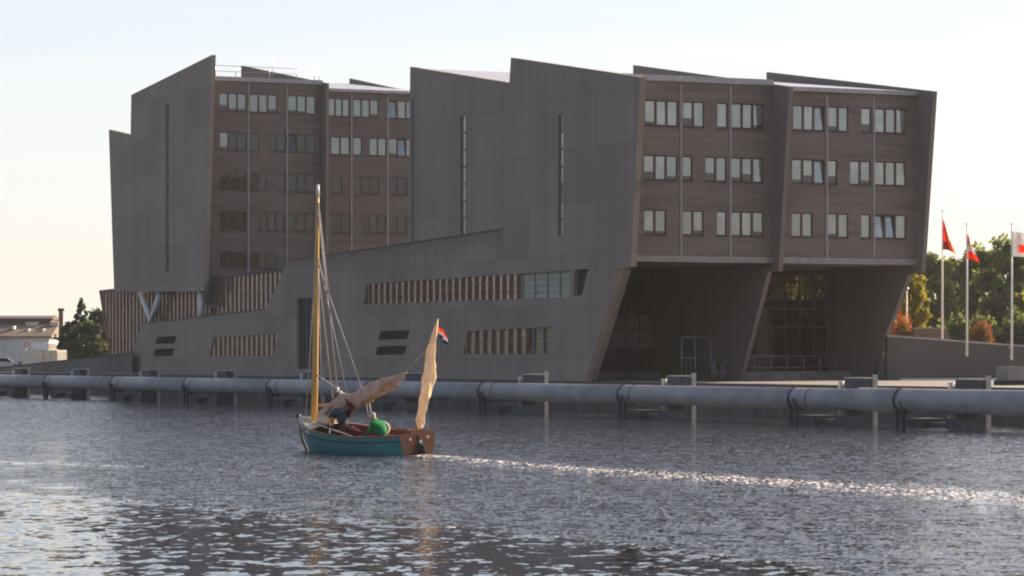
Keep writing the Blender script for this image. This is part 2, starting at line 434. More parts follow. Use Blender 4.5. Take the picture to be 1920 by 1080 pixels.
def rowz(us, ys, b):   # z of a photo row
    return LB(us, ys, b)[1]
S5, O5 = 2.511, 1170
def kr(ri, g): return [1 if rng.random() < .62 else 0 for _ in range(g[2])]
zr = []
for (yt, ybm) in ((243,364),(502,620),(760,878)): zr.append((rowz(1211, 90+ybm/S5, rT1), rowz(1211, 90+yt/S5, rT1)))
zbR = rowz(1300, 485, rT1); ztR = rowz(1300, 150, rT1)
rows1 = [(zr[0][0], zr[0][1], 213, [(100,255,3),(278,378,2),(440,488,1),(508,657,3)]),
         (zr[1][0], zr[1][1], 315, [(95,252,3),(277,322,1),(384,483,2),(505,657,3)]),
         (zr[2][0], zr[2][1], 417, [(95,199,2),(277,375,2),(438,484,1),(503,657,3)])]
timber_face(rT1, TH, A1, zbR, ztR, rows1, [268,500], M['timber'], S5, O5, kr)
rows2 = [(zr[0][0], zr[0][1], 224, [(797,944,3,(2,)),(963,1057,2),(1118,1164,1),(1183,1330,3)]),
         (zr[1][0], zr[1][1], 325, [(792,944,3,(2,)),(960,1004,1),(1065,1162,2),(1182,1329,3)]),
         (zr[2][0], zr[2][1], 425, [(790,888,2),(960,1057,2),(1117,1161,1),(1180,1329,3,(0,1))])]
ztR2 = rowz(1600, 172, rT2)
timber_face(rT2, A1+TH, A2, zbR, ztR2, rows2, [955,1176], M['timber'], S5, O5, kr)
# left tower face
S1, O1 = 3.177, 180
zl = []
for (yt, ybm) in ((80+297/S1, 80+407/S1),(80+530/S1, 80+640/S1),(80+768/S1, 80+878/S1),(80+1002/S1, 400+100/S1),(400+226/S1, 400+326/S1)):
    zl.append((rowz(412, ybm, rL1), rowz(412, yt, rL1)))
def kl(ri, g):
    return [[0, .8], [0 if rng.random() < .35 else 2], [2], [2], [2]][ri] if ri else [0]
def kl(ri, g):
    if ri == 0: return [0]
    if ri == 1: return [0 if (g[0] > 1390 or rng.random() < .2) else 2 for _ in range(g[2])]
    return [2]*g[2]  # dark panes: brown reflection of the other block put into their colour
ztL = rowz(480, 151, rL1)
rowsA = [(zl[0][0], zl[0][1], 190, [(735,896,3),(916,1078,3),(1145,1306,3)]),
         (zl[1][0], zl[1][1], 265, [(738,894,3),(918,972,1),(1025,1130,2),(1145,1306,3,(0,))]),
         (zl[2][0], zl[2][1], 340, [(738,896,3),(918,1016,2),(1083,1130,1),(1146,1306,3)]),
         (zl[3][0], zl[3][1], 414, [(738,896,3),(970,1126,3),(1146,1300,3)]),
         (zl[4][0], zl[4][1], 487, [(738,896,3),(918,1072,3)])]
timber_face(rL1, .42, A1, 8.0, ztL, rowsA, [908,1138], M['timber2'], S1, O1, kl)
rowsB = [(zl[0][0], zl[0][1], 212, [(1385,1510,3),(1533,1682,3),(1743,1900,3,(0,))]),
         (zl[1][0], zl[1][1], 285, [(1400,1512,2),(1533,1584,1),(1630,1730,2),(1745,1900,3,(1,))]),
         (zl[2][0], zl[2][1], 355, [(1400,1467,1),(1533,1686,3),(1745,1900,3)]),
         (zl[3][0], zl[3][1], 425, [(1408,1516,2),(1585,1726,3),(1748,1900,3)])]
ztL2 = rowz(690, 172, rL2)
timber_face(rL2, A1+TH, A2, 8.0, ztL2, rowsB, [1522,1738], M['timber2'], S1, O1, kl)

# ------------------------------------------------------------------ roofs, gutters, soffits, closing walls
def profile(name, a0, a1, pts, mat):
    return part(name, MB().prism([(a0,b,z) for b, z in pts], (a1-a0,0,0)), mat, bld)
# right tower
part('flat_roof', MB().box((.96, rT1-.1, ztR), (A1-.003, b1p-.5, ztR+.22)), M['trim'], bld)
b1f, z1f = LA(1480,162,A1)
sl = (z1p-z1f)/(b1p-b1f); RS = .80
zb2 = ztR2
profile('sloping_roof', A1+TH+.002, A2-.002, [(rT2-.25, zb2-.02),(rT2-.25, zb2+.16),(b2p, zb2+.16+(b2p-rT2)*sl*RS),(b2p, zb2-.1+(b2p-rT2)*sl*RS)], M['zinc'])
q0, q1 = LA(972,158,.5), LA(769,125,.5)
profile('sloping_roof', .93, A1-.003, [(q0[0]-1, q0[1]-.45),(q0[0]-1, q0[1]-.2),(q1[0], q1[1]-.12),(q1[0], q1[1]-.4)], M['zinc'])
w0, w1 = LA(1200,144,0), LA(958,108,0)
profile('sloping_roof', .95, 3.0, [(rT1+.5, w0[1]-1.4),(rT1+.5, w0[1]-1.2),(w1[0], w1[1]-.3),(w1[0], w1[1]-.6)], M['zinc'])
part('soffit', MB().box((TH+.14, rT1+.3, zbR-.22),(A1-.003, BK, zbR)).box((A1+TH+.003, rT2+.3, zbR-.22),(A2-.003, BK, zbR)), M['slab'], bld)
part('soffit_trim', MB().box((TH+.14, rT1+.02, zbR-.22),(A1-.003, rT1+.295, zbR-.003)).box((A1+TH+.003, rT2+.02, zbR-.22),(A2-.003, rT2+.295, zbR-.003)), M['strip'], bld)
part('back_wall', MB().box((.45, BK-.3, zbR+.003),(A2-.003, BK, z1p-1.6)).box((.5, BK-.3, GZ),(A1-.003, BK, zbR-.25)), M['timber2'], bld)
part('roof_edge', MB().box((TH+.15, rT1-.16, ztR-.16),(A1-.003, rT1-.103, ztR+.24)).box((A1+TH+.003, rT2-.31, zb2-.12),(A2-.003, rT2-.253, zb2+.17)), M['trim'], bld)
# left tower
part('flat_roof', MB().box((.42, rL1-.1, ztL),(A1-.003, LBK-12, ztL+.25)), M['slab'], bld)
part('roof_edge', MB().box((.42, rL1-.16, ztL-.14),(A1-.003, rL1-.103, ztL+.26)).box((A1+TH+.003, rL2-.31, ztL2-.1),(A2-.003, rL2-.253, ztL2+.17)), M['trim'], bld)
bLf, zLf = LA(611,156,A1); slL = (zL1p-zLf)/(bL1p-bLf)
profile('sloping_roof', A1+TH+.002, A2-.002, [(rL2-.25, ztL2-.02),(rL2-.25, ztL2+.16),(bL2p-1, ztL2+.16+(bL2p-1-rL2)*slL*RS),(bL2p-1, ztL2-.1+(bL2p-1-rL2)*slL*RS)], M['zinc'])
part('back_wall', MB().box((1.8, LBK-.3, 11),(A2, LBK, 22)).box((A1+TH, rL1+24, 6),(A2, rL1+24.3, ztL2)), M['timber2'], bld)
# roof railing and lightning rod on the left tower
def rb(u, v): return LB(u, v, rL1+1.0)
rail = MB(); zr0 = ztL+.25
for u in (404,442,505,556,590,598):
    a = rb(u,150)[0]; rail.tube([(a,rL1+1,zr0),(a,rL1+1,zr0+1.15)], .035, 6)
a0, a1 = rb(404,150)[0], rb(600,150)[0]
for h in (.6, 1.12): rail.tube([(a0,rL1+1,zr0+h),(a1,rL1+1,zr0+h)], .028, 6)
part('roof_railing', rail, M['steel'], bld)
a = rb(515,100)[0]
part('lightning_rod', MB().tube([(a,rL1+1.6,zr0),(a,rL1+1.6,zr0+2.6)], [.03,.012], 6), M['steel'], bld)

# ------------------------------------------------------------------ ribbon windows with fins in the end wall
def quad_on(a, pts):
    out = []
    for p in pts:
        b, z = LA(*p, 0); out.append((a, b, z))
    return out
def fin_band(a, bs, top, bot, depth, name, frame_mat, glass_mat, rails=(.25,.5,.75), fin_t=.2, glass_a=.34, finto=None, extra=()):
    """vertical fins between two edges given as functions of b"""
    f = MB()
    for b in bs:
        f.prism([(a, b-fin_t/2, bot(b)), (a, b+fin_t/2, bot(b)), (a, b+fin_t/2, top(b)), (a, b-fin_t/2, top(b))], (depth,0,0))
    lo, hi = min(bs), max(bs)
    lo2, hi2 = (lo, hi) if finto is None else finto
    for t in rails:
        pts = []
        for b in (lo2, hi2):
            z = bot(b)+(top(b)-bot(b))*t; pts.append((b, z))
        f.prism([(a+.06, pts[0][0], pts[0][1]-.03), (a+.06, pts[1][0], pts[1][1]-.03), (a+.06, pts[1][0], pts[1][1]+.03), (a+.06, pts[0][0], pts[0][1]+.03)], (depth-.1,0,0))
    fo = part(name, f, frame_mat, bld)
    g = MB().add([(a+depth-.02, lo2-.3, bot(lo2)-.05),(a+depth-.02, hi2+.3, bot(hi2)-.05),(a+depth-.02, hi2+.3, top(hi2)+.05),(a+depth-.02, lo2-.3, top(lo2)+.05)], [(0,1,2,3)])
    part('glass', g, glass_mat, fo)
    return fo
def edge(p, q, a=0):
    (b0,z0),(b1,z1) = LA(*p,a), LA(*q,a)
    return lambda b: z0+(z1-z0)*(b-b0)/(b1-b0)
def frange(a, b, s):
    n = max(1, round((b-a)/s)); return [a+(b-a)*k/n for k in range(n+1)]
# upper ribbon: fins, then a plain glazed stretch with blinds, then a dark end light
bs = frange(LA(968,520,0)[0], LA(690,540,0)[0], 1.27)
fin_band(.02, bs, edge(ribbon[0], ribbon[1]), edge(ribbon[3], ribbon[2]), .20, 'ribbon_window', M['fin'], M['g_band'], (.33,.66))
bq = frange(LA(1069,520,0)[0], LA(975,520,0)[0], 2.3)
fin_band(.16, bq, edge(ribbon[0], ribbon[1]), edge(ribbon[3], ribbon[2]), .14, 'ribbon_window', M['strip'], M['g_blind2'], (.25,.5,.75), .12)
part('window', MB().add(quad_on(.30, [(1076,503),(1105,502),(1092,557),(1073,557)]), [(0,1,2,3)]), M['inside'], bld)
bs = frange(LA(985,640,0)[0], LA(874,640,0)[0], 1.45)
fin_band(.02, bs, edge(lowR[0], lowR[1]), edge(lowR[3], lowR[2]), .22, 'ribbon_window', M['fin'], M['g_band2'], (.5,), .22)
bs = frange(LA(1034,640,0)[0], LA(995,640,0)[0], 2.3)
fin_band(.14, bs, edge(lowR[0], lowR[1]), edge(lowR[3], lowR[2]), .16, 'ribbon_window', M['strip'], M['g_band4'], (.5,), .1)
bs = frange(LA(521,640,0)[0], LA(394,640,0)[0], 1.3)
fin_band(.02, bs, edge(lowL[0], lowL[1]), edge(lowL[3], lowL[2]), .13, 'ribbon_window', M['fin'], M['g_band2'], (.5,), .20)
def louvre(hole):
    pts = quad_on(0, hole); m = MB()
    b0, b1 = min(p[1] for p in pts), max(p[1] for p in pts); z0, z1 = min(p[2] for p in pts), max(p[2] for p in pts)
    m.box((.40,b0-.1,z0-.1),(.44,b1+.1,z1+.1))
    k = 0
    while z0+.07+k*.16 < z1:
        z = z0+.07+k*.16; m.prism([(.10,b0-.05,z),(.30,b0-.05,z+.10),(.30,b0-.05,z+.12),(.10,b0-.05,z+.02)], (0,b1-b0+.1,0)); k += 1
    part('louvre', m, M['black'], bld)
for h in (ventR1, ventR2, ventL1, ventL2): louvre(h)
d0, d1_ = LA(600,560,0), LA(557,692,0); zt = d0[1]; dm = MB()
dm.box((.34,d0[0]-.1,GZ),(.38,d1_[0]+.1,zt+.2)); n = 6
for k in range(n+1):
    b = d0[0]+(d1_[0]-d0[0])*k/n; dm.box((.24,b-.06,GZ),(.335,b+.06,zt+.1))
part('loading_door', dm, M['black'], bld)
def slit(hole, a, n, flush=True):
    pts = []
    for p in hole: b, z = LA(*p, a); pts.append((b, z))
    b0, b1 = min(p[0] for p in pts), max(p[0] for p in pts); z0, z1 = min(p[1] for p in pts), max(p[1] for p in pts)
    dep = .05 if flush else .3; bm_ = b0+(b1-b0)*(.68 if flush else 1.0); h = (z1-z0)/n
    out_ = [(a+dep,b0-.05,z0-.05),(a+dep,b1+.05,z0-.05),(a+dep,b1+.05,z1+.05),(a+dep,b0-.05,z1+.05)]
    hs = [[(a+dep,b0+.08,z0+h*k+.07),(a+dep,bm_-.06,z0+h*k+.07),(a+dep,bm_-.06,z0+h*(k+1)-.07),(a+dep,b0+.08,z0+h*(k+1)-.07)] for k in range(n)]
    fo = part('slit_window', MB().prism(out_, (.06,0,0), 0, hs), M['frame'], bld); g = MB()
    for k in range(n):
        j = rng.uniform(-.006,.006); x = a+dep+.03
        g.add([(x,b0,z0+h*k),(x+j,b1,z0+h*k),(x+j,b1,z0+h*(k+1)),(x,b0,z0+h*(k+1))], [(3,2,1,0)], (0 if rng.random() < .7 else 1) if flush else 1)
    part('glass', g, [M['g_sky'], M['g_dark']], fo)
slit(slitR, 0, 7); slit(slitM, .5, 7); slit(slitL, 0, 9, False)

# ------------------------------------------------------------------ glazed band under the left tower, V column and round column
AB = 1.3
bb0, bb1 = LA(540,500,AB)[0], LA(190,545,AB)[0]
tpf = lambda b: 10.95-(b-92)*.021 if b > 92 else 10.95
botf = lambda b: 5.8 if b < 104 else GZ
(be0, ze0), (be1, ze1) = LA(187,545,AB), LA(206,668,AB); bb1 = be0
def botf(b):
    lo_ = 5.8 if b < 104 else GZ
    return lo_ if b < be1 else max(lo_, ze1+(ze0-ze1)*(b-be1)/(be0-be1))
xs = frange(bb0-3, bb1-.05, 1.22); f = MB(); g = MB()
for b in xs:
    if tpf(b)-botf(b) < .1: continue
    f.prism([(AB,b-.09,botf(b)),(AB,b+.09,botf(b)),(AB,b+.09,tpf(b)),(AB,b-.09,tpf(b))], (.13,0,0))
for b0_, b1_, zs in ((bb0-3, 104, (7.4, 9.2, 10.85)), (104, be1, (3.4, 5.4, 7.4, 9.2, 10.1))):
    for z in zs: f.box((AB+.04,b0_,z-.04),(AB+.12,b1_,z+.04))
f.prism([(AB-.02,be0-.02,ze0),(AB-.02,be0+.2,ze0),(AB-.02,be1+.2,ze1),(AB-.02,be1-.02,ze1)], (.3,0,0))
fo = part('glazed_screen', f, M['fin'], bld)
g.add([(AB+.12,bb0-3,5),(AB+.12,104,5),(AB+.12,104,10.7),(AB+.12,bb0-3,10.9)], [(0,1,2,3)])
g.add([(AB+.12,104,GZ),(AB+.12,be1,GZ),(AB+.12,be0,ze0),(AB+.12,104,10.7)], [(0,1,2,3)])
part('glass', g, M['g_band3'], fo)
part('terrace_floor', MB().box((.46, 70, 5.2),(AB+.5, LA(262,607,0)[0], 5.6)), M['slab'], bld)
part('screen_cap', MB().prism([(AB-.05, bb0-3, 10.96),(AB-.05, bb1, 10.16),(AB-.05, bb1, 10.3),(AB-.05, bb0-3, 11.12)], (11,0,0)), M['coping'], bld)
def colpt(u, v, a=.75):
    b, z = LA(u, v, a); return Vector((a, b, z))
v = MB(); foot = colpt(283,603)
for u in (264, 300): v.tube([foot, colpt(u, 549)], [.26,.30], 12)
part('v_column', v, M['white'], bld)
part('round_column', MB().tube([colpt(378,596), colpt(378,545)], .33, 16), M['white'], bld)

# ------------------------------------------------------------------ ground floor under the overhang
def glazing(b, a0, a1, z1, nx, zs, gm, fm):
    f = MB()
    for k in range(nx+1):
        x = a0+(a1-a0)*k/nx; f.box((x-.06,b,GZ),(x+.06,b+.16,z1))
    for z in zs: f.box((a0,b+.02,z-.06),(a1,b+.14,z+.06))
    fo = part('glazed_front', f, fm, bld)
    part('glass', MB().add([(a0,b+.1,GZ),(a1,b+.1,GZ),(a1,b+.1,z1),(a0,b+.1,z1)], [(0,1,2,3)]), gm, fo)
glazing(bG1, .5, A1-.05, zbR-.25, 10, (3.6, 5.4, 7.6), M['g_dark'], M['frame'])
glazing(bG2, A1+TH, A2-.05, zbR-.25, 9, (3.2, 5.6, 6.9, 8.9), M['g_clear'], M['fin'])
zz = lambda v_: LA(1555, v_, A2)[1]
part('mezzanine', MB().box((A1+TH+.01, bG2+1.2, zz(595)),(A2-.2, bG2+9, zz(568))), M['inside'], bld)
redf = simple('red_lobby_frame', (.15,.055,.042), .5); fo_ = [q for q in bld.children if q.name.startswith('glazed_front')][-1]; fo_.data.materials[0] = redf
part('lobby_wall', MB().box((A2-.3, bG2+.35, GZ),(A2-.05, BK, zz(560))).box((A2-.3, bG2+9.5, zz(560)+.003),(A2-.05, BK, 9.5)), M['slab'], bld)
lob = MB().box((A1+TH+.01, bG2+1.5, GZ),(A2-.05, bG2+14, GZ+.3)); lob.box((A1+TH+.05, bG2+13, GZ),(A2-.35, bG2+13.3, 9.5))
part('lobby', lob, M['slab'], bld)
# plinths and reveals beside the sloping legs
part('plinth', MB().box((.46, bG1-1.0, GZ-.05),(A1-.003, bG1-.003, GZ+.55)).box((A1+TH+.003, bG2-3.0, GZ-.05),(A2-.003, bG2-.003, GZ+.62)), M['quayc'], bld)
# terrace rail in front of the glazed lobby
rl = MB(); yb = bG2-2.7; x0, x1 = A1+.8, A2-1.0
for k in range(8):
    x = x0+(x1-x0)*k/7; rl.tube([(x,yb,GZ+.62),(x,yb,GZ+1.75)], .035, 6)
for h in (1.72, .9): rl.tube([(x0,yb,GZ+h),(x1,yb,GZ+h)], .03, 6)
part('terrace_railing', rl, M['steel'], bld)
# concrete reveal strip behind the sloping leg edge
lg = MB()
for (p, q, a, w) in (((1160,505),(1096,712),0,.5),):
    (b0,z0),(b1,z1) = LA(*p,a), LA(*q,a)
    lg.prism([(a+.46,b0+.05,z0),(a+.46,b1+.05,z1),(a+.46,b1+.6,z1),(a+.46,b0+.6,z0)], (w,0,0))
part('leg_reveal', lg, M['slab'], bld)

# ------------------------------------------------------------------ ground / quay
QP, QD = Vector((24.0, 160.0, 0)), Vector((-.493, .870, 0)).normalized()
qa, qb = QP-QD*150, QP+QD*900
gm = MB().prism([(qa.x,qa.y,GZ),(qb.x,qb.y,GZ),(qb.x+200,4000,GZ),(4000,4000,GZ),(4000,qa.y,GZ)], (0,0,-3.2))
part('quay_ground', gm, M['quayc'], None, kind='structure')
qe = MB(); nrm = Vector((-QD.y, QD.x, 0)); nrm = nrm if nrm.y < 0 else -nrm
p0, p1 = qa+nrm*.25, qb+nrm*.25
qe.prism([(qa.x,qa.y,-1),(qb.x,qb.y,-1),(qb.x,qb.y,GZ+.10),(qa.x,qa.y,GZ+.10)], nrm*.3)
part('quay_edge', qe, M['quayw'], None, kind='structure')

# ------------------------------------------------------------------ guard pipe along the quay
PP, PD = Vector((22.7, 143.0, 0)), Vector((-.503, .864, 0)).normalized()
PR, PZ = .545, 1.30
def pipe_t(u):
    k = (u-960)/F; return (PP.x-k*PP.y)/(k*PD.y-PD.x)
pipe = empty('guard_pipe', PP, 0, label='long blue-grey steel pipe floating along the quay behind the sailing boat', cat='pipe')
joints = [2060,1693,1493,1172,910,697,512,355,218,92,-15]
ts = [pipe_t(u) for u in joints]
def pl(t, side=0.0, z=0.0):
    n_ = Vector((PD.y, -PD.x, 0)); return PD*t + n_*side + Vector((0,0,z))
for i in range(len(ts)-1):
    big = .055 if i in (0,) else 0
    ta = ts[i]+.1
    if i == 1:
        tm_ = pipe_t(1615); part('pipe_section', MB().tube([pl(ta,0,PZ), pl(tm_,0,PZ)], PR+.055, 32), M['pipe'], pipe); ta = tm_+.004
    m = MB().tube([pl(ta,0,PZ), pl(ts[i+1]-.1,0,PZ)], PR+big, 32); part('pipe_section', m, M['pipe'], pipe)
    t = ts[i+1]; fl = MB()
    fl.tube([pl(t-.07,0,PZ), pl(t+.07,0,PZ)], PR+(.085 if i == 0 else .025), 32); part('joint_band', fl, M['band'], pipe)
    t2 = ts[i+1]-1.0-(.5 if i % 2 else .2)
    part('seam_band', MB().tube([pl(t2-.03,0,PZ), pl(t2+.03,0,PZ)], PR+.014, 32), M['band'], pipe)
# piers that carry it, one by each joint
PN = Vector((PD.y, -PD.x, 0))       # towards the quay
def pier(u_joint, u_box0, u_box1, k):
    t0 = pipe_t(u_joint); loc = PP+PD*t0
    o = empty('mooring_pier', (loc.x, loc.y, 0), math.atan2(PD.y, PD.x))
    # local x along the pipe (away), y towards the water side (left of PD)
    L = max(2.8, t0-pipe_t(u_box1+4)) if u_box1 else 3.4
    L = min(L, 4.6)
    b_ = MB(); b_.box((-L,-1.5,-.8),(-L+1.35,-.1,.42)); b_.box((-1.5,-1.5,-.8),(-.2,-.05,.42))
    b_.box((-L+1.35,-1.3,-.8),(-1.5,-.5,.22))
    part('float_block', b_, M['pier'], o)
    c = MB()
    for x in (-.55, -.05):
        pts = [Vector((x, math.cos(a)*(PR+.07), PZ+math.sin(a)*(PR+.07))) for a in [math.pi*(1+.0+q/10) for q in range(11)]]
        c.tube(pts, .05, 6)
        c.box((x-.07,.30,-.8),(x+.07,.52,PZ-.3))
    part('cradle', c, M['band'], o)
    w = MB(); w.box((-L,-1.75,.42),(-L+1.65,-.95,2.33))
    part('post_box', w, M['pier'], o)
    part('post_cap', MB().box((-L-.04,-1.8,2.33),(-L+1.7,-.9,2.40)), M['pierc'], o)
    br = MB().prism([(-L+1.653,-1.5,2.30),(-L+2.5,-1.5,1.7),(-L+2.5,-1.5,.42),(-L+1.653,-1.5,.42)], (0,.35,0))
    part('bracket', br, M['pierc'], o)
    part('bollard', MB().tube([(-L+2.2,-1.1,.42),(-L+2.2,-1.1,2.12),(-L+2.2,-1.1,2.2)], [.13,.13,.2], 10), M['white'], o)
    part('sunlit_edge', MB().box((-L-.16,-1.7,-.6),(-L-.043,-1.45,2.55)), M['pierc'], o)  # pale strip standing in for the sunlit end edge of the post
    return o
piers = [(1693,1748,1836,'dark steel pier carrying the pipe nearest the concrete box at the right edge'),
         (1493,1555,1629,'dark steel pier under the pipe in front of the glazed lobby with the railing'),
         (1172,1228,1293,'dark steel pier under the pipe in front of the white gate frame'),
         (910,965,1020,'dark steel pier under the pipe below the short lower ribbon window with red fins'),
         (697,765,790,'dark steel pier under the pipe behind the furled sail of the boat'),
         (512,570,590,'dark steel pier under the pipe just behind the boat mast, by the loading door'),
         (355,405,450,'dark steel pier under the pipe below the short left ribbon window of red fins'),
         (218,271,309,'dark steel pier under the pipe below the pair of small left louvres'),
         (92,144,180,'dark steel pier under the pipe in front of the low wall and conifer'),
         (-15,38,67,'dark steel pier at the left end of the pipe, in front of the low houses')]
for k, (j, x0, x1, lab) in enumerate(piers): tag(pier(j, x0, x1, k), lab, 'pier', 'steel piers under the guard pipe')

# ------------------------------------------------------------------ walls on the quay
def wpt(u, v, b):
    a, z = LB(u, v, b); p = A0+Vector((CA*a-SA*b, SA*a+CA*b, 0)); p.z = z; return p
bW = LA(1665,630,A2)[0]
def bl(a, b, z): p = A0+Vector((CA*a-SA*b, SA*a+CA*b, 0)); p.z = z; return p
t0, t1 = wpt(1664,631,bW), wpt(2100,664,bW)
back = Vector((-SA, CA, 0))
rw = MB().prism([(t0.x,t0.y,GZ-.1),(t1.x,t1.y,GZ-.1),tuple(t1),tuple(t0)], back*.4)
o = empty('quay_wall', (t0.x,t0.y,GZ), 0, label='low dark concrete wall with flagpoles, sloping away from the building leg', cat='wall')
def under(o, mb, name, mat):
    q = part(name, mb, mat, o); q.location = -o.location; return q
under(o, rw, 'wall_body', M['wallc'])
under(o, MB().prism([tuple(t0+Vector((0,0,.003))-back*.05),tuple(t1+Vector((0,0,.003))-back*.05),tuple(t1+Vector((0,0,.12))-back*.05),tuple(t0+Vector((0,0,.12))-back*.05)], back*.5), 'wall_cap', M['pierc'])
k0, k1 = bl(A2+.2,bW-1.3,GZ), bl(60,bW-1.3,GZ)
under(o, MB().prism([tuple(k0),tuple(k1),tuple(k1+Vector((0,0,.14))),tuple(k0+Vector((0,0,.14)))], back*1.2), 'kerb', M['steel'])
tr = MB(); tr.prism([tuple(bl(A2+.5,bW+.45,GZ-.1)),tuple(bl(70,bW+.45,GZ-.1)),tuple(bl(70,bW+30,GZ-.1)),tuple(bl(A2+.5,bW+30,GZ-.1))], (0,0,2.0))
part('terrace_ground', tr, M['quayc'], None, kind='structure')
# low wall on the left
def lw(u, v, D): return at_depth(u, v, D)
l0, l1 = at_depth(-60,697,318), at_depth(248,663,296)
lo = empty('ramp_wall', (l1.x,l1.y,GZ), 0, label='low dark sloping wall running from the left edge up to the building corner', cat='wall')
under(lo, MB().prism([(l0.x,l0.y,GZ-.1),(l1.x,l1.y,GZ-.1),tuple(l1),tuple(l0)], (.2,.5,0)), 'wall_body', M['slab'])
under(lo, MB().prism([tuple(l0+Vector((0,-.06,.003))),tuple(l1+Vector((0,-.06,.003))),tuple(l1+Vector((0,-.06,.13))),tuple(l0+Vector((0,-.06,.13)))], (.2,.6,0)), 'wall_cap', M['coping'])

# ------------------------------------------------------------------ quay furniture
def gp(u, v): return on_z(u, v, GZ)
# white gate frame and railings under the first overhang
b_g = bG1-9.0
gt = empty('gate_frame', bl(*LB(1278,712,b_g)[:1],b_g,GZ), ANG, label='tall pale metal gate frame standing on the quay before the first grey leg wall', cat='gate')
w_ = LB(1333,650,b_g)[0]-LB(1278,650,b_g)[0]; h_ = 3.05
f = MB()
for x in (0, w_*.46, w_): f.tube([(x,0,0),(x,0,h_)], .05, 6)
for z in (.08, h_*.52, h_): f.tube([(0,0,z),(w_,0,z)], .045, 6)
part('frame', f, M['steel'], gt)
f = MB()
for x in (.15*w_, .3*w_): f.tube([(x,0,.1),(x,0,h_*.5)], .025, 6)
part('bars', f, M['steel'], gt)
def railing(u0, u1, b, h, n, label, diag=False):
    x0 = LB(u0,700,b)[0]; x1 = LB(u1,700,b)[0]
    o = empty('quay_railing', bl(x0,b,GZ), ANG, label=label, cat='railing', group='railings on the quay')
    w = x1-x0; p = MB()
    for k in range(n+1): p.tube([(w*k/n,0,0),(w*k/n,0,h)], .045, 6)
    part('post', p, M['steel'], o) if False else None
    r_ = MB()
    for k in range(n+1):
        part('post', MB().tube([(w*k/n,0,0),(w*k/n,0,h)], .045, 6), M['steel'], o)
    for z in (h, h*.5): r_.tube([(0,0,z),(w,0,z)], .035, 6)
    if diag: r_.tube([(0,0,h*1.4),(w*.55,0,.05)], .05, 6)
    part('rail', r_, M['steel'], o)
railing(1337,1352,b_g-1.5,1.15,1,'short stair railing with a slanting bar beside the pale gate frame', True)
railing(1358,1378,b_g-2.5,1.25,1,'square railing hoop at the foot of the second grey leg')
# concrete box at the right edge
cb_ = gp(1902,722); o = empty('equipment_cabinet', (cb_.x,cb_.y,GZ), ANG, label='grey concrete equipment box on the quay at the right edge', cat='cabinet')
part('body', MB().box((-.9,-.6,.28),(1.1,.6,1.12)), M['quayc'], o); part('base', MB().box((-1.0,-.7,0),(1.2,.7,.28)), M['inside'], o)
# flagpoles
def flag_mesh(w, h, droop, waves, seed, tri=.22, nx=14, ny=18):
    vs, fs, mi = [], [], []
    for j in range(ny+1):
        for i in range(nx+1):
            s, t = i/nx, j/ny
            x = w*s*(tri+(1-tri)*t); z = -h*t - droop*s*s*.6 - droop*.6*s*(1-t)
            y = .16*math.sin(waves*s*6.28+t*2.2+seed)*min(1, s*3)
            vs.append((x, y, z))
    for j in range(ny):
        for i in range(nx): fs.append((j*(nx+1)+i, j*(nx+1)+i+1, (j+1)*(nx+1)+i+1, (j+1)*(nx+1)+i))
    return vs, fs, nx, ny
def flagpole(u, vbase, vtop, D, label, fl, mats, pat, w, h, droop, vf, seed):
    p = at_depth(u, vbase, D); top = at_depth(u, vtop, D).z
    if vbase < 640: p.z = GZ+1.9
    o = empty('flagpole', p, 0, label=label, cat='flagpole', group='flagpoles by the quay wall')
    H = top-p.z
    part('pole', MB().tube([(0,0,0),(0,0,H*.5),(0,0,H)], [.085,.07,.04], 10), M['white'], o)
    part('pole_cap', MB().blob((0,0,H+.05), .07, 8, 5), M['steel'], o)
    if vbase > 640:
        part('bracket', MB().box((-.09,.05,.1),(.09,.6,.3)).box((-.09,.05,.75),(.09,.6,.95)), M['steel'], o)
    vs, fs, nx, ny = flag_mesh(w, h, droop, 1.1, seed, .8 if seed == 4.0 else .14)
    m = MB(); m.add(vs, [], 0)
    for q, f_ in enumerate(fs):
        i, j = q % nx, q//nx; m.f.append(f_); m.mi.append(pat(i/nx, j/ny)); m.sm.append(True)
    f = m.build('flag', mats, None); f.location = (p.x+.05, p.y, at_depth(u, vf, D).z)
    sol = f.modifiers.new('thickness', 'SOLIDIFY'); sol.thickness = .01
    tag(f, fl, 'flag', 'flags on the flagpoles')
flagpole(1767,620,397,214,'white flagpole nearest the building, rising behind the low wall','drooping red flag with dark lower folds, closest to the building',[M['red'],M['darkred'],M['orange_c']],
         lambda s,t: 1 if (t > .72 and s < .5) or (.30 < s < .42) else (2 if s > .72 else 0), .92, 2.25, .55, 409, .3)
flagpole(1813,668,421,206,'white flagpole bracketed to the wall between the two planters','hanging red and white flag on the middle flagpole',[M['red'],M['white_c'],M['orange_c']],
         lambda s,t: 1 if .34 < t < .66 else (0 if t > .3 else 2), .80, 1.75, .4, 438, 1.7)
flagpole(1897,675,421,204,'white flagpole at the right edge with a clip on its shaft','white flag with pink and dark blue marks at the right edge',[M['white_c'],M['red'],M['blue_c']],
         lambda s,t: 2 if s > .68 and t > .25 else (1 if .25 < s < .6 and .45 < t < .78 else 0), 1.6, 1.75, .25, 433, 4.0)
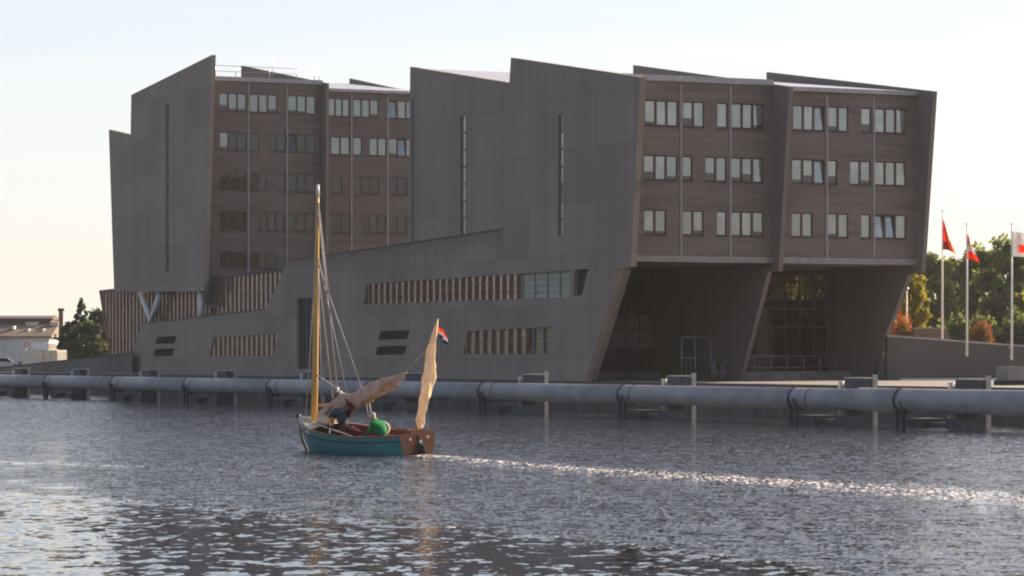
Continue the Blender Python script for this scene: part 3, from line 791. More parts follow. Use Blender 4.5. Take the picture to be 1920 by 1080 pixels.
# red-flowered topiaries in planters
def topiary(u, vtop, D, label, seed):
    base = at_depth(u, 640, D); top = at_depth(u, vtop, D).z; base.z = GZ+1.9
    o = empty('flowering_shrub', base, 0, label=label, cat='shrub', group='flowering shrubs behind the wall')
    H = top-base.z; r_ = random.Random(seed)
    part('planter', MB().tube([(0,0,0),(0,0,.45)], [.42,.55], 14), M['bark'], o)
    part('stem', MB().tube([(0,0,.4),(0,0,H*.5)], [.06,.04], 6), M['bark'], o)
    leafcloud('crown', o, [((0,0,H*.36), (.66,.66,H*.56))], 3200, .085, M['leaf_d'], seed, shell=.3)
    leafcloud('blossom', o, [((0,0,H*.36), (.76,.76,H*.62))], 1500, .075, M['flower'], seed+5, shell=.93)
def leafcloud(name, parent, blobs, n, size, mat, seed, shell=.45, tone=None, flat=0.0):
    """n small leaf quads spread through ellipsoids, denser near their surface, with gaps from noise"""
    r = np.random.default_rng(seed)
    cs = np.array([b[0] for b in blobs], float); rs = np.array([b[1] for b in blobs], float)
    vol = (rs[:,0]*rs[:,1]*rs[:,2])**(2/3.); pick = r.choice(len(blobs), int(n*1.5), p=vol/vol.sum())
    d = r.normal(size=(len(pick),3)); d /= np.linalg.norm(d, axis=1)[:,None]
    rad = shell+(1-shell)*r.random(len(pick))**.7
    rad *= 1+.16*r.normal(size=len(pick))
    p = cs[pick]+d*rad[:,None]*rs[pick]
    keep = []
    for i, q in enumerate(p):
        keep.append(noise.noise(Vector(q)*(.9/max(size*3.2,.3))+Vector((seed,0,0))) > -.22)
    p = p[np.array(keep)][:n]; d = d[np.array(keep)][:n]; pick = pick[np.array(keep)][:n]
    m = len(p)
    ax = r.normal(size=(m,3)); ax /= np.linalg.norm(ax, axis=1)[:,None]
    ax[:,2] *= (1-flat)
    bx = np.cross(ax, r.normal(size=(m,3))); bx /= np.linalg.norm(bx, axis=1)[:,None]
    s = size*(.55+.9*r.random(m))[:,None]
    V = np.empty((m,4,3)); V[:,0] = p-ax*s; V[:,1] = p+bx*s*.55; V[:,2] = p+ax*s; V[:,3] = p-bx*s*.55
    me = bpy.data.meshes.new(name); me.vertices.add(m*4); me.vertices.foreach_set('co', V.reshape(-1))
    me.loops.add(m*4); me.loops.foreach_set('vertex_index', np.arange(m*4, dtype=np.int32))
    me.polygons.add(m); me.polygons.foreach_set('loop_start', np.arange(0, m*4, 4, dtype=np.int32))
    tn = me.attributes.new('tone', 'FLOAT', 'FACE')
    clump = r.random(len(blobs))
    tt = np.clip(.25+.5*clump[pick]+.3*(r.random(m)-.5), 0, 1)
    tn.data.foreach_set('value', tt.astype(np.float32))
    me.materials.append(mat); me.update(calc_edges=True); me.validate()
    o = bpy.data.objects.new(name, me); COL.objects.link(o); o.parent = parent
    return o
topiary(1692,591,222,'red-flowered rounded shrub close beside the sloping building leg',11)
topiary(1842,603,224,'red-flowered rounded shrub between the middle and last flagpoles',12)
pb_ = at_depth(1716,634,221); o = empty('planter_box', (pb_.x,pb_.y,GZ+1.9), 0, label='long low brown timber planter on the terrace behind the wall', cat='planter')
ht = at_depth(1716,617,221).z-(GZ+1.9); ln = 60/F*221
part('box', MB().prism([(0,0,0),(ln+.6,0,0),(ln,0,ht),(0,0,ht)], (0,1.2,0)), M['timber'], o)
part('rim', MB().box((-.05,-.06,ht+.003),(ln+.05,1.26,ht+.1)), M['strip'], o)
pl_ = at_depth(1700,640,240); o = empty('lamp_post', (pl_.x,pl_.y,GZ+1.9), 0, label='thin pale lamp post beside the yellow tree', cat='lamp post')
hh = at_depth(1700,545,240).z-(GZ+1.9)
part('pole', MB().tube([(0,0,0),(0,0,hh)], [.09,.06], 8), M['white'], o)
part('lamp_head', MB().tube([(0,0,hh),(0,0,hh+.12),(0,0,hh+.3)], [.08,.22,.1], 10), M['steel'], o)

# ------------------------------------------------------------------ trees
def tree(name, u, vtop, D, width, label, group, mat, seed, n=5200, size=.24, zbase=GZ, low=.12, kind='round', trunk=True):
    p = at_depth(u, 664, D); p.z = zbase; top = at_depth(u, vtop, D).z; H = top-zbase
    o = empty(name, p, 0, label=label, cat='tree', group=group)
    r = random.Random(seed); W = width/F*D/2; blobs = []
    if kind == 'round':
        for k in range(20):
            t = low+(.95-low)*(k+.5)/20; rr = W*(.55+.45*math.sin(math.pi*min(1, (t-low)/(1-low)*.85+.12)))
            a = k*2.4+r.random(); d = rr*r.uniform(.35,.75)
            blobs.append(((math.cos(a)*d, math.sin(a)*d, H*t), (W*r.uniform(.28,.46), W*r.uniform(.28,.46), H*r.uniform(.075,.12))))
        blobs.append(((0,0,H*.93), (W*.3,W*.3,H*.08)))
    else:
        for k in range(26):
            t = .1+.85*k/26; rr = W*(1-t)**.8; a = k*2.39
            blobs.append(((math.cos(a)*rr*.75, math.sin(a)*rr*.75, H*t), (max(.25,rr*.42), max(.25,rr*.42), H*.035+.12)))
        blobs.append(((0,0,H*.96), (.18,.18,H*.05)))
    tm = MB().tube([(0,0,0),(W*.03,0,H*.3),(-W*.02,W*.03,H*.6),(0,0,H*.9)], [H*.028,H*.02,H*.012,H*.004], 8)
    for k in range(7):
        b = blobs[(k*3+2) % len(blobs)][0]; z0 = min(b[2]*.75, H*.7)
        tm.tube([(0,0,z0),(b[0]*.5,b[1]*.5,(z0+b[2])/2+.2),b], [H*.010,H*.006,H*.003], 5)
    part('trunk', tm, M['bark'], o)
    leafcloud('crown', o, blobs, n, size, mat, seed, .35)
    return o
GR = 'tall green trees beyond the flagpoles'
for k, (u, vt, D, w, lab) in enumerate([
    (1748,478,318,110,'green tree rising just behind the first flagpole, next to the overhanging block'),
    (1795,490,345,95,'lower green tree filling the gap between the first and second flagpoles'),
    (1842,468,330,110,'broad green tree standing behind the second flowering shrub'),
    (1893,455,322,120,'tallest green tree, behind the white flag at the right edge'),
    (1950,462,340,120,'green tree cut off by the right picture edge'),
    (1715,520,350,90,'dark green tree half hidden by the yellow tree')]):
    tree('leafy_tree', u, vt, D, w, lab, GR, M['leaf_m'] if k % 3 != 1 else M['leaf_d'], 20+k, 11000, .28, low=.05)
tree('yellow_tree', 1712, 512, 246, 66, 'yellow-leaved tree glowing beside the sloping building leg', None, M['leaf_y'], 41, 3000, .17, GZ+1.9, .35)
for k, (u, vt, D, w, lab) in enumerate([(1980,515,290,100,'bushy green tree beyond the right picture edge'),]):
    tree('leafy_tree', u, vt, D, w, lab, GR, M['leaf_d'], 50+k, 4000, .25, low=.04)
tree('yellow_tree', 1470, 490, 300, 95, 'yellow-green tree seen through the upper panes of the glazed lobby', None, M['leaf_y'], 71, 9000, .27, low=.05)
tree('yellow_tree', 1540, 486, 306, 120, 'yellowish tree behind the lobby next to the second grey leg', None, M['leaf_y'], 72, 9000, .27, low=.05)
hd = at_depth(1830,664,300)
def hedge(u0, u1, v, D, label, seed, mat):
    p = at_depth((u0+u1)/2, 664, D); p.z = GZ; w = (u1-u0)/F*D/2; top = at_depth(u0, v, D).z-GZ
    o = empty('hedge', p, 0, label=label, cat='hedge'); r = random.Random(seed); bl_ = []
    for k in range(24): bl_.append(((-w+2*w*k/23, r.uniform(-1,1), top*r.uniform(.35,.72)), (w*.10, 1.2, top*r.uniform(.25,.42))))
    part('stems', MB().tube([(-w,0,0),(-w,0,top*.5)], .06, 6).tube([(w,0,0),(w,0,top*.5)], .06, 6), M['bark'], o)
    leafcloud('foliage', o, bl_, 14000, .26, mat, seed, .3)
hedge(1660,2060,592,290,'dense dark hedge below the tall trees behind the flagpoles',70,M['leaf_d'])
GL = 'dark trees beside the low houses'
tree('conifer_tree', 152, 560, 346, 74, 'ragged dark conifer with a pointed top left of the building', None, M['leaf_c'], 61, 4200, .20, kind='cone')
tree('dark_tree', 128, 604, 352, 46, 'low dark tree between the chimney and the conifer', GL, M['leaf_c'], 62, 3000, .22, low=.05)
tree('dark_tree', 187, 583, 352, 66, 'dark tree between the conifer and the glazed screen', GL, M['leaf_c'], 63, 3600, .22, low=.05)
tree('dark_tree', 166, 606, 338, 84, 'wide dark bush in front of the conifer', GL, M['leaf_c'], 64, 4200, .22, low=.05)

# ------------------------------------------------------------------ low houses on the left
DH = 420.0
def hx(u): return (u-960)/F*DH
def hz(v): return HC+(HZ-v)/F*DH
hb = empty('low_house', (hx(40),DH,GZ), 0, label='low white house with brown roof and bright skylights at the left edge', cat='house')
def hl(mb, name, mat, **k):
    q = part(name, mb, mat, hb, **k); q.location = (-hx(40), -DH, -GZ); return q
hl(MB().box((hx(-120),DH,GZ),(hx(92),DH+12,hz(634))), 'wall', M['whitewall'])
hl(MB().prism([(hx(-122),DH-.6,hz(634)),(hx(-122),DH-.6,hz(630)),(hx(-122),DH+6,hz(606)),(hx(-122),DH+12,hz(634))], (hx(98)-hx(-122),0,0)), 'roof', M['rooflow'])
hl(MB().box((hx(-118),DH+6.2,hz(620)),(hx(83),DH+14,hz(596))), 'upper_wall', M['tile'])
hl(MB().prism([(hx(-120),DH+5.8,hz(598)),(hx(-120),DH+5.8,hz(595.5)),(hx(-120),DH+10,hz(590)),(hx(-120),DH+15,hz(598))], (hx(87)-hx(-120),0,0)), 'upper_roof', M['tile'])
for u, v_ in ((20,614),(48,619),(76,619),(104,616)):
    if u > 100: continue
    hl(MB().box((hx(u-2.5),DH+1.9,hz(v_+3)),(hx(u+2.5),DH+3.4,hz(v_-3))), 'skylight', M['white'])
for u0, u1 in ((38,60),(84,100)):
    hl(MB().box((hx(u0),DH+4.6,hz(611)),(hx(u1),DH+6.1,hz(603))), 'dormer', M['render'])
cp = at_depth(114.5,664,405); o = empty('chimney_stack', (cp.x,cp.y,GZ), 0, label='tall dark chimney stack beside the low white house', cat='chimney')
hch = at_depth(114,583,405).z-GZ
part('shaft', MB().box((-.28,-.28,0),(.28,.28,hch)), M['tile'], o); part('cap', MB().box((-.4,-.4,hch+.003),(.4,.4,hch+.35)), M['iron'], o)
# white containers
DC = 326.0
for k, (u0, u1, v0, v1, lab) in enumerate([(71,88,656,683,'cream container left of the stack behind the ramp wall'),
        (89.5,103,656,683,'lower cream container under the white one behind the ramp wall'), (105,126,656,683,'wide cream container next to the dark trees behind the ramp wall'),
        (89,106,642,655.6,'white container lying on top of the cream ones')]):
    p = at_depth((u0+u1)/2, 664, DC+k*.01); w = (u1-u0)/F*DC/2*1.35; zb = GZ if v0 == 656 else at_depth(0,655.7,DC).z; ztp = at_depth(0,v0,DC).z
    o = empty('storage_container', (p.x,p.y,zb), R(56), label=lab, cat='container', group='containers behind the ramp wall')
    h = ztp-zb-.02; b_ = MB().box((-w,0,0),(w,2.4,h)); part('body', b_, M['cream'] if k != 3 else M['white'], o)
    d_ = MB(); d_.box((-w*.9,-.05,.06),(-.02,-.003,h-.08)); d_.box((.02,-.05,.06),(w*.9,-.003,h-.08)); part('doors', d_, M['white'], o)
    rb_ = MB(); 
    for q in range(5): rb_.box((-w*.8+q*w*.4-.03,-.09,.1),(-w*.8+q*w*.4+.03,-.053,h-.12))
    part('ribs', rb_, M['cream'], o)
sp = at_depth(50,664,360); o = empty('traffic_sign', (sp.x,sp.y,GZ), 0, label='round red traffic sign on a thin post before the white house', cat='sign')
hs = at_depth(50,646,360).z-GZ
part('post', MB().tube([(0,0,0),(0,0,hs)], .04, 6), M['steel'], o)
part('sign_plate', MB().tube([(0,-.05,hs),(0,-.08,hs)], .27, 18), M['sign'], o); part('sign_face', MB().tube([(0,-.083,hs),(0,-.09,hs)], .13, 18), M['white'], o)
def car(u, D, label, mat, rz, L=4.0):
    p = at_depth(u, 664, D); o = empty('parked_car', (p.x,p.y,GZ), rz, label=label, cat='car', group='cars parked behind the ramp wall')
    prof = [(-L/2,.3),(L/2,.3),(L/2,.75),(L/2-.9,.9),(L/2-1.6,1.42),(-L/2+1.0,1.45),(-L/2+.25,.95),(-L/2,.8)]
    part('body', MB().prism([(x,-.82,z) for x, z in prof], (0,1.64,0)), mat, o)
    part('windows', MB().prism([(L/2-1.02,-.83,.95),(L/2-1.62,-.83,1.34),(-L/2+1.05,-.83,1.36),(-L/2+.5,-.83,.98)], (0,1.66,0)), M['g_dark'], o)
    for x in (-L/2+.75, L/2-.75):
        for y in (-.84, .66): part('wheel', MB().tube([(x,y,.32),(x,y+.18,.32)], .32, 14), M['iron'], o)
car(58,352,'blue car parked below the round traffic sign',M['carblue'],R(170))
car(8,352,'silver car parked at the left edge behind the wall',M['carwhite'],R(8))

# ------------------------------------------------------------------ people
def person_mesh(name, joints, edges, radii, mat, parent, subdiv=2, root=0):
    me = bpy.data.meshes.new(name); me.from_pydata([tuple(j) for j in joints], edges, [])
    o = bpy.data.objects.new(name, me); COL.objects.link(o)
    sk = o.modifiers.new('skin', 'SKIN'); sd = o.modifiers.new('sub', 'SUBSURF'); sd.levels = sd.render_levels = subdiv
    for i, d in enumerate(me.skin_vertices[0].data):
        d.radius = (radii[i], radii[i]) if not hasattr(radii[i], '__len__') else radii[i]; d.use_root = (i == root)
    dg = bpy.context.evaluated_depsgraph_get(); ev = o.evaluated_get(dg)
    m2 = bpy.data.meshes.new_from_object(ev); bpy.data.objects.remove(o)
    m2.materials.clear()
    for m in (mat if isinstance(mat, list) else [mat]): m2.materials.append(m)
    m2.polygons.foreach_set('use_smooth', [True]*len(m2.polygons))
    o = bpy.data.objects.new(name, m2); COL.objects.link(o); o.parent = parent
    return o
def V(*a): return Vector(a)
def make_person(loc, rz, label, pose, jacket, hairmat, sc=1.0):
    """pose: dict of joint positions in metres, local x forward, z up, origin at the seat or feet"""
    o = empty('person', loc, rz, label=label, cat='person', group=None)
    J, E, Rd = [], [], []
    def jn(p, r, link=None):
        J.append(Vector(p)*sc); Rd.append(r*sc); i = len(J)-1
        if link is not None: E.append((link, i))
        return i
    P = pose
    pel = jn(P['pelvis'], .15); mid = jn(P['mid'], .18, pel); ch = jn(P['chest'], .185, mid); nk = jn(P['neck'], .06, ch)
    hd_ = jn(P['head'], .085, nk); jn(P['crown'], .075, hd_)
    for s in ('l', 'r'):
        sh = jn(P['sh'+s], .075, ch); el = jn(P['el'+s], .052, sh); wr = jn(P['wr'+s], .036, el)
        hp = jn(P['hip'+s], .10, pel); kn = jn(P['kn'+s], .068, hp); an = jn(P['an'+s], .045, kn); jn(P['toe'+s], .04, an)
        d = (Vector(P['wr'+s])-Vector(P['el'+s])).normalized(); x, y = basis(d)
        pm = jn(Vector(P['wr'+s])+d*.07, .034, wr)
        for q in range(4):
            off = x*(.030*(q-1.5)); L = (.07,.08,.075,.06)[q]
            k1 = jn(Vector(P['wr'+s])+d*.10+off, .011, pm); jn(Vector(P['wr'+s])+d*(.10+L)+off+y*.03, .008, k1)
        t1 = jn(Vector(P['wr'+s])+d*.05+x*.05, .012, pm); jn(Vector(P['wr'+s])+d*.09+x*.075, .009, t1)
    b = person_mesh('body', J, E, Rd, [M['skin'], jacket, M['trouser']], o)
    # clothes by nearest bone: skin on head and hands
    me = b.data; hc_ = Vector(P['head'])*sc; nkp = Vector(P['neck'])*sc; wl, wr_ = Vector(P['wrl'])*sc, Vector(P['wrr'])*sc
    pl_z = Vector(P['pelvis'])*sc
    legs = [Vector(P[k])*sc for k in ('knl','knr','anl','anr','toel','toer','hipl','hipr')]
    tor = [Vector(P[k])*sc for k in ('mid','chest','shl','shr','ell','elr')]+[(Vector(P['pelvis'])*.5+Vector(P['mid'])*.5)*sc]
    for f in me.polygons:
        c = f.center; dl = min((c-q).length for q in legs); dt = min((c-q).length for q in tor)
        dh = min((c-hc_).length, (c-Vector(P['crown'])*sc).length); dw = min((c-wl).length, (c-wr_).length)
        if dh < .16*sc and dh < dt: f.material_index = 0
        elif dw < .09*sc or min((c-wl).dot((wl-Vector(P['ell'])*sc).normalized()) if (c-wl).length < .25 else -1, 9) > .01 or ((c-wr_).dot((wr_-Vector(P['elr'])*sc).normalized()) > .01 and (c-wr_).length < .25): f.material_index = 0
        elif dl < dt: f.material_index = 2
        else: f.material_index = 1
    up = (Vector(P['crown'])-Vector(P['neck'])).normalized(); fw = Vector(P.get('face', (1,0,0))).normalized()
    hm = MB().blob((hc_+up*.055*sc-fw*.025*sc), (.100*sc,.095*sc,.105*sc), 12, 8, jit=.12, seed=3)
    hr = hm.build('hair', hairmat, o)
    fc = MB(); fc.blob(hc_+fw*.095*sc+up*.0*sc, (.016*sc,.014*sc,.022*sc), 6, 5)
    side = up.cross(fw).normalized()
    for s in (-1, 1): fc.blob(hc_+side*s*.088*sc, (.012*sc,.02*sc,.03*sc), 6, 5)
    fc.build('face', M['skin'], o)
    ey = MB()
    for s in (-1, 1): ey.blob(hc_+fw*.082*sc+side*s*.033*sc+up*.025*sc, .012*sc, 6, 5)
    ey.blob(hc_+fw*.082*sc-up*.045*sc, (.008*sc,.024*sc,.007*sc), 6, 4); ey.build('eyes', M['hairdark'], o)
    return o

# ------------------------------------------------------------------ sailing boat
BH = R(50); hdir = Vector((-math.cos(BH), math.sin(BH), 0)); ldir = Vector((-math.sin(BH), -math.cos(BH), 0))   # heading, port side
S0 = on_z(785, 854, 0.0)
BRZ = math.atan2(hdir.y, hdir.x)
HEEL = R(-6.0)
boat = empty('sailing_boat', S0, BRZ, label='small teal sailing yawl with a golden mast and lowered sail, motoring across the water', cat='sailboat')
def bpx(u, v, y=0.0):                # pixel on the boat's plane y = const -> boat-local point
    d = ray(u, v); o_ = Vector((0,0,HC))-S0
    n_ = ldir; t = (y-o_.dot(n_))/d.dot(n_); p = o_+d*t
    q = Vector((p.dot(hdir), p.dot(ldir), p.z)); return Matrix.Rotation(-HEEL, 3, 'X') @ q
boat.rotation_euler = (HEEL, 0, BRZ)
LOA = 7.05
def sheer(t): return .80+.05*t*0+.34*max(0,(t-.35)/.65)**1.7+ .05*(1-t)**2*0 - .06*math.sin(math.pi*min(1,t/.7))*1
def halfb(t):
    if t < .45: return .78+(1.10-.78)*math.sin(t/.45*math.pi/2)
    q = (t-.45)/.55; return 1.10*(1-q**2.4)**.9+.015
def section(t, s):                   # s 0 sheer .. 1 keel, one side
    hb_ = halfb(t); zs = sheer(t); kb = -.42+.30*max(0,(t-.7)/.3)**2; 
    bow = max(0,(t-.55)/.45)
    y = hb_*(1-s**(2.6-1.2*bow))**(.62+.35*bow) ; z = zs+(kb-zs)*s
    rake = .55*bow**2*s*1.0
    return Vector((t*LOA-rake - (.0 if t > .01 else .0), y, z))
NX, NS = 40, 12
def hull_mesh(off=0.0, zt=None):
    m = MB()
    for side in (1, -1):
        vs, fs = [], []
        for i in range(NX+1):
            for j in range(NS+1):
                p = section(i/NX, j/NS); p.y = max(0, p.y-off)*side; vs.append(p)
        for i in range(NX):
            for j in range(NS):
                q = (i*(NS+1)+j, (i+1)*(NS+1)+j, (i+1)*(NS+1)+j+1, i*(NS+1)+j+1)
                fs.append(q if side > 0 else tuple(reversed(q)))
        m.add(vs, fs, 0, True)
    return m
hull_mesh().build('hull', M['teal'], boat)
# inner skin, floor, benches
inn = MB()
for side in (1, -1):
    vs, fs = [], []
    n_ = 30; t1_ = .80
    for i in range(n_+1):
        for j in range(6):
            p = section(.005+t1_*i/n_, .02+j*.11); p.y = max(.02, p.y-.06)*side; p.z += .012 if j == 0 else 0; vs.append(p)
    for i in range(n_):
        for j in range(5):
            q = (i*6+j, (i+1)*6+j, (i+1)*6+j+1, i*6+j+1); fs.append(tuple(reversed(q)) if side > 0 else q)
    inn.add(vs, fs, 0, True)
inn.build('inner_hull', M['maroon'], boat)
fl = MB(); vs = []
for i in range(21):
    t = .01+.8*i/20; w = max(.05, section(t,.55).y-.08); vs += [(t*LOA,w,.20),(t*LOA,-w,.20)]
fl.add(vs, [(2*i,2*i+1,2*i+3,2*i+2) for i in range(20)]); fl.build('floor_boards', M['bark'], boat)
for side in (1,-1):
    b_ = MB(); vs = []
    for i in range(13):
        t = .03+.55*i/12; w = section(t,.3).y-.08; vs += [(t*LOA,w*side,.50),(t*LOA,(w-.38)*side,.50),(t*LOA,(w-.38)*side,.45),(t*LOA,w*side,.45)]
    b_.add(vs, [(4*i+k,4*i+4+k,4*i+4+(k+1)%4,4*i+(k+1)%4) for i in range(12) for k in range(4)]); b_.build('bench', M['maroon'], boat)
MB().box((3.6,-1.0,.46),(3.9,1.0,.52)).build('thwart', M['varnish'], boat)
# gunwale, strakes
def railstrip(s0, t0, t1, w, h, dy, mat, name, side):
    vs = []; n_ = 36
    for i in range(n_+1):
        p = section(t0+(t1-t0)*i/n_, s0)
        for (a, c) in ((dy+w/2, -h/2), (dy+w/2, h/2), (dy-w/2, h/2), (dy-w/2, -h/2)): vs.append((p.x, max(.01,p.y+a)*side, p.z+c))
    fs = [(4*i+k,4*i+4+k,4*i+4+(k+1)%4,4*i+(k+1)%4) for i in range(n_) for k in range(4)]+[(3,2,1,0),(4*n_,4*n_+1,4*n_+2,4*n_+3)]
    MB().add(vs, fs).build(name, mat, boat)
for side in (1,-1):
    railstrip(.0, 0, .995, .09, .05, .0, M['varnish'], 'gunwale', side)
    railstrip(.17, 0, .99, .05, .045, .015, M['teal_dk'], 'rubbing_strake', side)
# transom
tr_ = []
for j in range(NS+1): p = section(0, j/NS); tr_.append((p.x-.03, p.y, p.z))
for j in reversed(range(NS)): p = section(0, j/NS); tr_.append((p.x-.03, -p.y, p.z))
top_ = [(-.03, .3*q, .80+.07*(1-q*q)) for q in (-.8,-.4,0,.4,.8)]
MB().prism(tr_+top_[0:0]+[(-.03,y,z) for (_,y,z) in top_], (.06,0,0)).build('transom', M['varnish'], boat)
rd = MB().box((-.12,-.03,-.45),(-.034,.03,.72)); rd.prism([(-.12,-.025,-.45),(-.5,-.025,-.45),(-.38,-.025,.35),(-.12,-.025,.45)], (0,.05,0)); rd.build('rudder', M['teal_dk'], boat)
MB().tube([(-.08,0,.70),(.5,.05,.92),(1.3,.12,.98)], [.03,.026,.02], 8).build('tiller', M['varnish'], boat)
for y in (-.42,.38): MB().tube([(-.04,y,.62),(-.10,y,.62)], .05, 10).build('stern_fitting', M['white'], boat)
MB().tube([(-.04,-.05,.50),(-.13,-.05,.50)], .06, 10).build('stern_fitting', M['white'], boat)
# fore deck with cream cuddy side
fd = MB(); vs = []
for i in range(17):
    t = .72+.275*i/16; p = section(t, 0); vs += [(p.x, p.y-.02, p.z+.02), (p.x, 0, p.z+.10*(1-i/16)+.03), (p.x, -p.y+.02, p.z+.02)]
fd.add(vs, [(3*i+k,3*i+3+k,3*i+4+k,3*i+1+k) for i in range(16) for k in range(2)]); fd.build('fore_deck', M['cream'], boat)
for side in (1,-1):
    bw = MB(); vs = []
    for i in range(15):
        t = .74+.25*i/14; p = section(t, 0); q = section(t, .12+.14*math.sin(i/14*3.1)*.7)
        vs += [(p.x,(p.y+.012)*side,p.z+.16*min(1,i/4)),(q.x,(q.y+.014)*side,q.z)]
    bw.add(vs, [(2*i,2*i+2,2*i+3,2*i+1) for i in range(14)]); bw.build('bow_bulwark', M['cream'], boat)
bp_ = section(1, 0)
MB().tube([(bp_.x+.04,0,bp_.z+.12),(bp_.x-.10,0,.4),(bp_.x-.5,0,-.3)], [.05,.05,.04], 8).build('stem_post', M['bark'], boat)
MB().blob((bp_.x-.02,.05,bp_.z+.16), (.12,.10,.09), 8, 6).build('bow_roller', M['iron'], boat)
pk = bpx(615, 822, 1.0); pk2 = bpx(615, 803, 1.0)
MB().tube([(pk.x,pk.y-.03,.35),(pk2.x,pk2.y-.03,1.15)], .05, 8).build('mooring_post', M['iron'], boat)
# masts and spars
m0 = bpx(587, 800); m1 = bpx(596, 347); m0.z = .5
MB().tube([m0+(m1-m0)*t for t in (0,.3,.6,.85,1)], [.125,.118,.10,.075,.045], 14).build('main_mast', M['mast'], boat)
MB().tube([m0+(m1-m0)*.955, m1+V(0,0,.02)], [.075,.05], 12).build('masthead', M['white'], boat)
z0_ = bpx(789, 815); z1_ = bpx(821, 598); z0_ = V(.25, -.05, .5); 
z1_ = bpx(820.5, 598, -.25)
MB().tube([z0_+(z1_-z0_)*t for t in (0,.5,1)], [.065,.055,.03], 10).build('mizzen_mast', M['mast'], boat)
def bundle(pts, rad, mat, name, seed, seg=18, n=48, amp=.22):
    pts = [Vector(p) for p in pts]; L = len(pts)-1; m = MB(); ps, rs = [], []
    for i in range(n+1):
        t = i/n*L; k = min(int(t), L-1); f_ = t-k; ps.append(pts[k].lerp(pts[k+1], f_)); rs.append(rad[k]+(rad[k+1]-rad[k])*f_)
    m.tube(ps, rs, seg)
    c = len(m.v)
    for q in range(c):
        i = q//seg; a = q % seg; p = Vector(m.v[q]); ctr = ps[min(i, n)]
        w = 1+amp*math.sin(a*2*math.pi/seg*3+i*.16+seed)+amp*1.2*noise.noise(p*3.1+V(seed,0,0))
        m.v[q] = tuple(ctr+(p-ctr)*w)
    return m.build(name, mat, boat)
mid_ = lambda u, v, y=0: bpx(u, v, y)
# furled mizzen sail: hangs about the mizzen mast
bundle([mid_(819,606,-.25),mid_(815,630,-.2),mid_(806,665,-.1),mid_(804,705,-.05),mid_(798,740,-.05),mid_(791,775,-.05),mid_(787,790,-.05),mid_(789,803,-.05)],
       [.05,.10,.145,.205,.17,.11,.175,.08], M['sailc'], 'mizzen_sail', 1.0, seg=26, n=80, amp=.26)
# lowered mainsail along the raised gaff
bundle([mid_(756,702),mid_(735,716),mid_(705,731),mid_(680,744),mid_(660,752)], [.06,.20,.27,.27,.22], M['sail'], 'main_sail', 2.2)
bundle([mid_(664,752),mid_(645,756,.1),mid_(628,768,.1),mid_(612,783,.1),mid_(596,792,.1)], [.22,.26,.24,.28,.14], M['sail'], 'main_sail', 4.1, amp=.35)
MB().tube([mid_(762,699), mid_(605,778)], [.035,.06], 8).build('gaff', M['mast'], boat)
MB().tube([mid_(598,760), mid_(660,757), mid_(700,752)], [.05,.05,.04], 8).build('boom', M['mast'], boat)
bundle([bpx(597,786,.5),bpx(608,789,.55),bpx(619,792,.5)], [.10,.17,.10], M['sailc'], 'folded_sail', 6.0, n=16)
bundle([bpx(622,778,.3),bpx(634,774,.3),bpx(650,780,.3)], [.10,.24,.14], M['blue'], 'tarpaulin', 7.0, n=20, amp=.35)
bundle([bpx(640,802,.5),bpx(655,806,.5),bpx(672,812,.5)], [.08,.15,.08], M['maroonc'], 'tarpaulin', 8.0, n=16, amp=.35)
bundle([bpx(650,748,.2),bpx(659,765,.2),bpx(655,781,.2)], [.07,.12,.07], M['maroonc'], 'sail_tie', 9.0, n=16, amp=.3)
for q in range(5): MB().tube([bpx(603+q*7,787-q*2,.45), bpx(622+q*8,762+q*2,.3)], .02, 6).build('rigging_line', M['ropep' if q % 2 else 'iron'], boat)
# rigging
def mastpt(v):
    t = (347-v)/(347-800.); return bpx(596+(587-596)*t, v)
rg = [((596,395),(632,727),.024,0,0),((597,485),(650,738),.017,0,.1),((597,497),(681,737),.022,0,0),((596,500),(603,757),.016,0,.6),((596,505),(624,746),.016,0,-.5),
      ((594,703),(634,731),.022,0,0),((591,500),(573,786),.012,0,0),((755,704),(803,652),.013,0,-.1),((690,742),(697,786),.02,0,.2),((684,745),(692,786),.012,0,.1),((597,380),(622,600),.016,0,0)]
for (p, q, r_, y0, y1) in rg: MB().tube([bpx(*p,y0), bpx(*q,y1)], r_*1.5, 6).build('rigging_line', M['rope'], boat)
for (u, v_) in ((633,730),(639,737),(645,742)): MB().blob(bpx(u,v_,.05), (.07,.06,.10), 8, 6).build('pulley_block', M['white'], boat)
# ensign on the mizzen
ef = bpx(822,606,-.25); fl_ = MB()
n1, n2 = 8, 9; fl_.add([(ef.x-.26*i/n1*.55, ef.y-.26*i/n1*.75+.05*math.sin(i*1.1+j*.3), ef.z-.10-.40*j/n2-.32*i/n1) for j in range(n2+1) for i in range(n1+1)], [])
for j in range(n2):
    for i in range(n1): fl_.f.append((j*(n1+1)+i,j*(n1+1)+i+1,(j+1)*(n1+1)+i+1,(j+1)*(n1+1)+i)); fl_.mi.append(j//3); fl_.sm.append(True)
en = fl_.build('ensign', [M['red'],M['white_c'],M['blue_c']], boat); en.modifiers.new('thickness','SOLIDIFY').thickness = .008
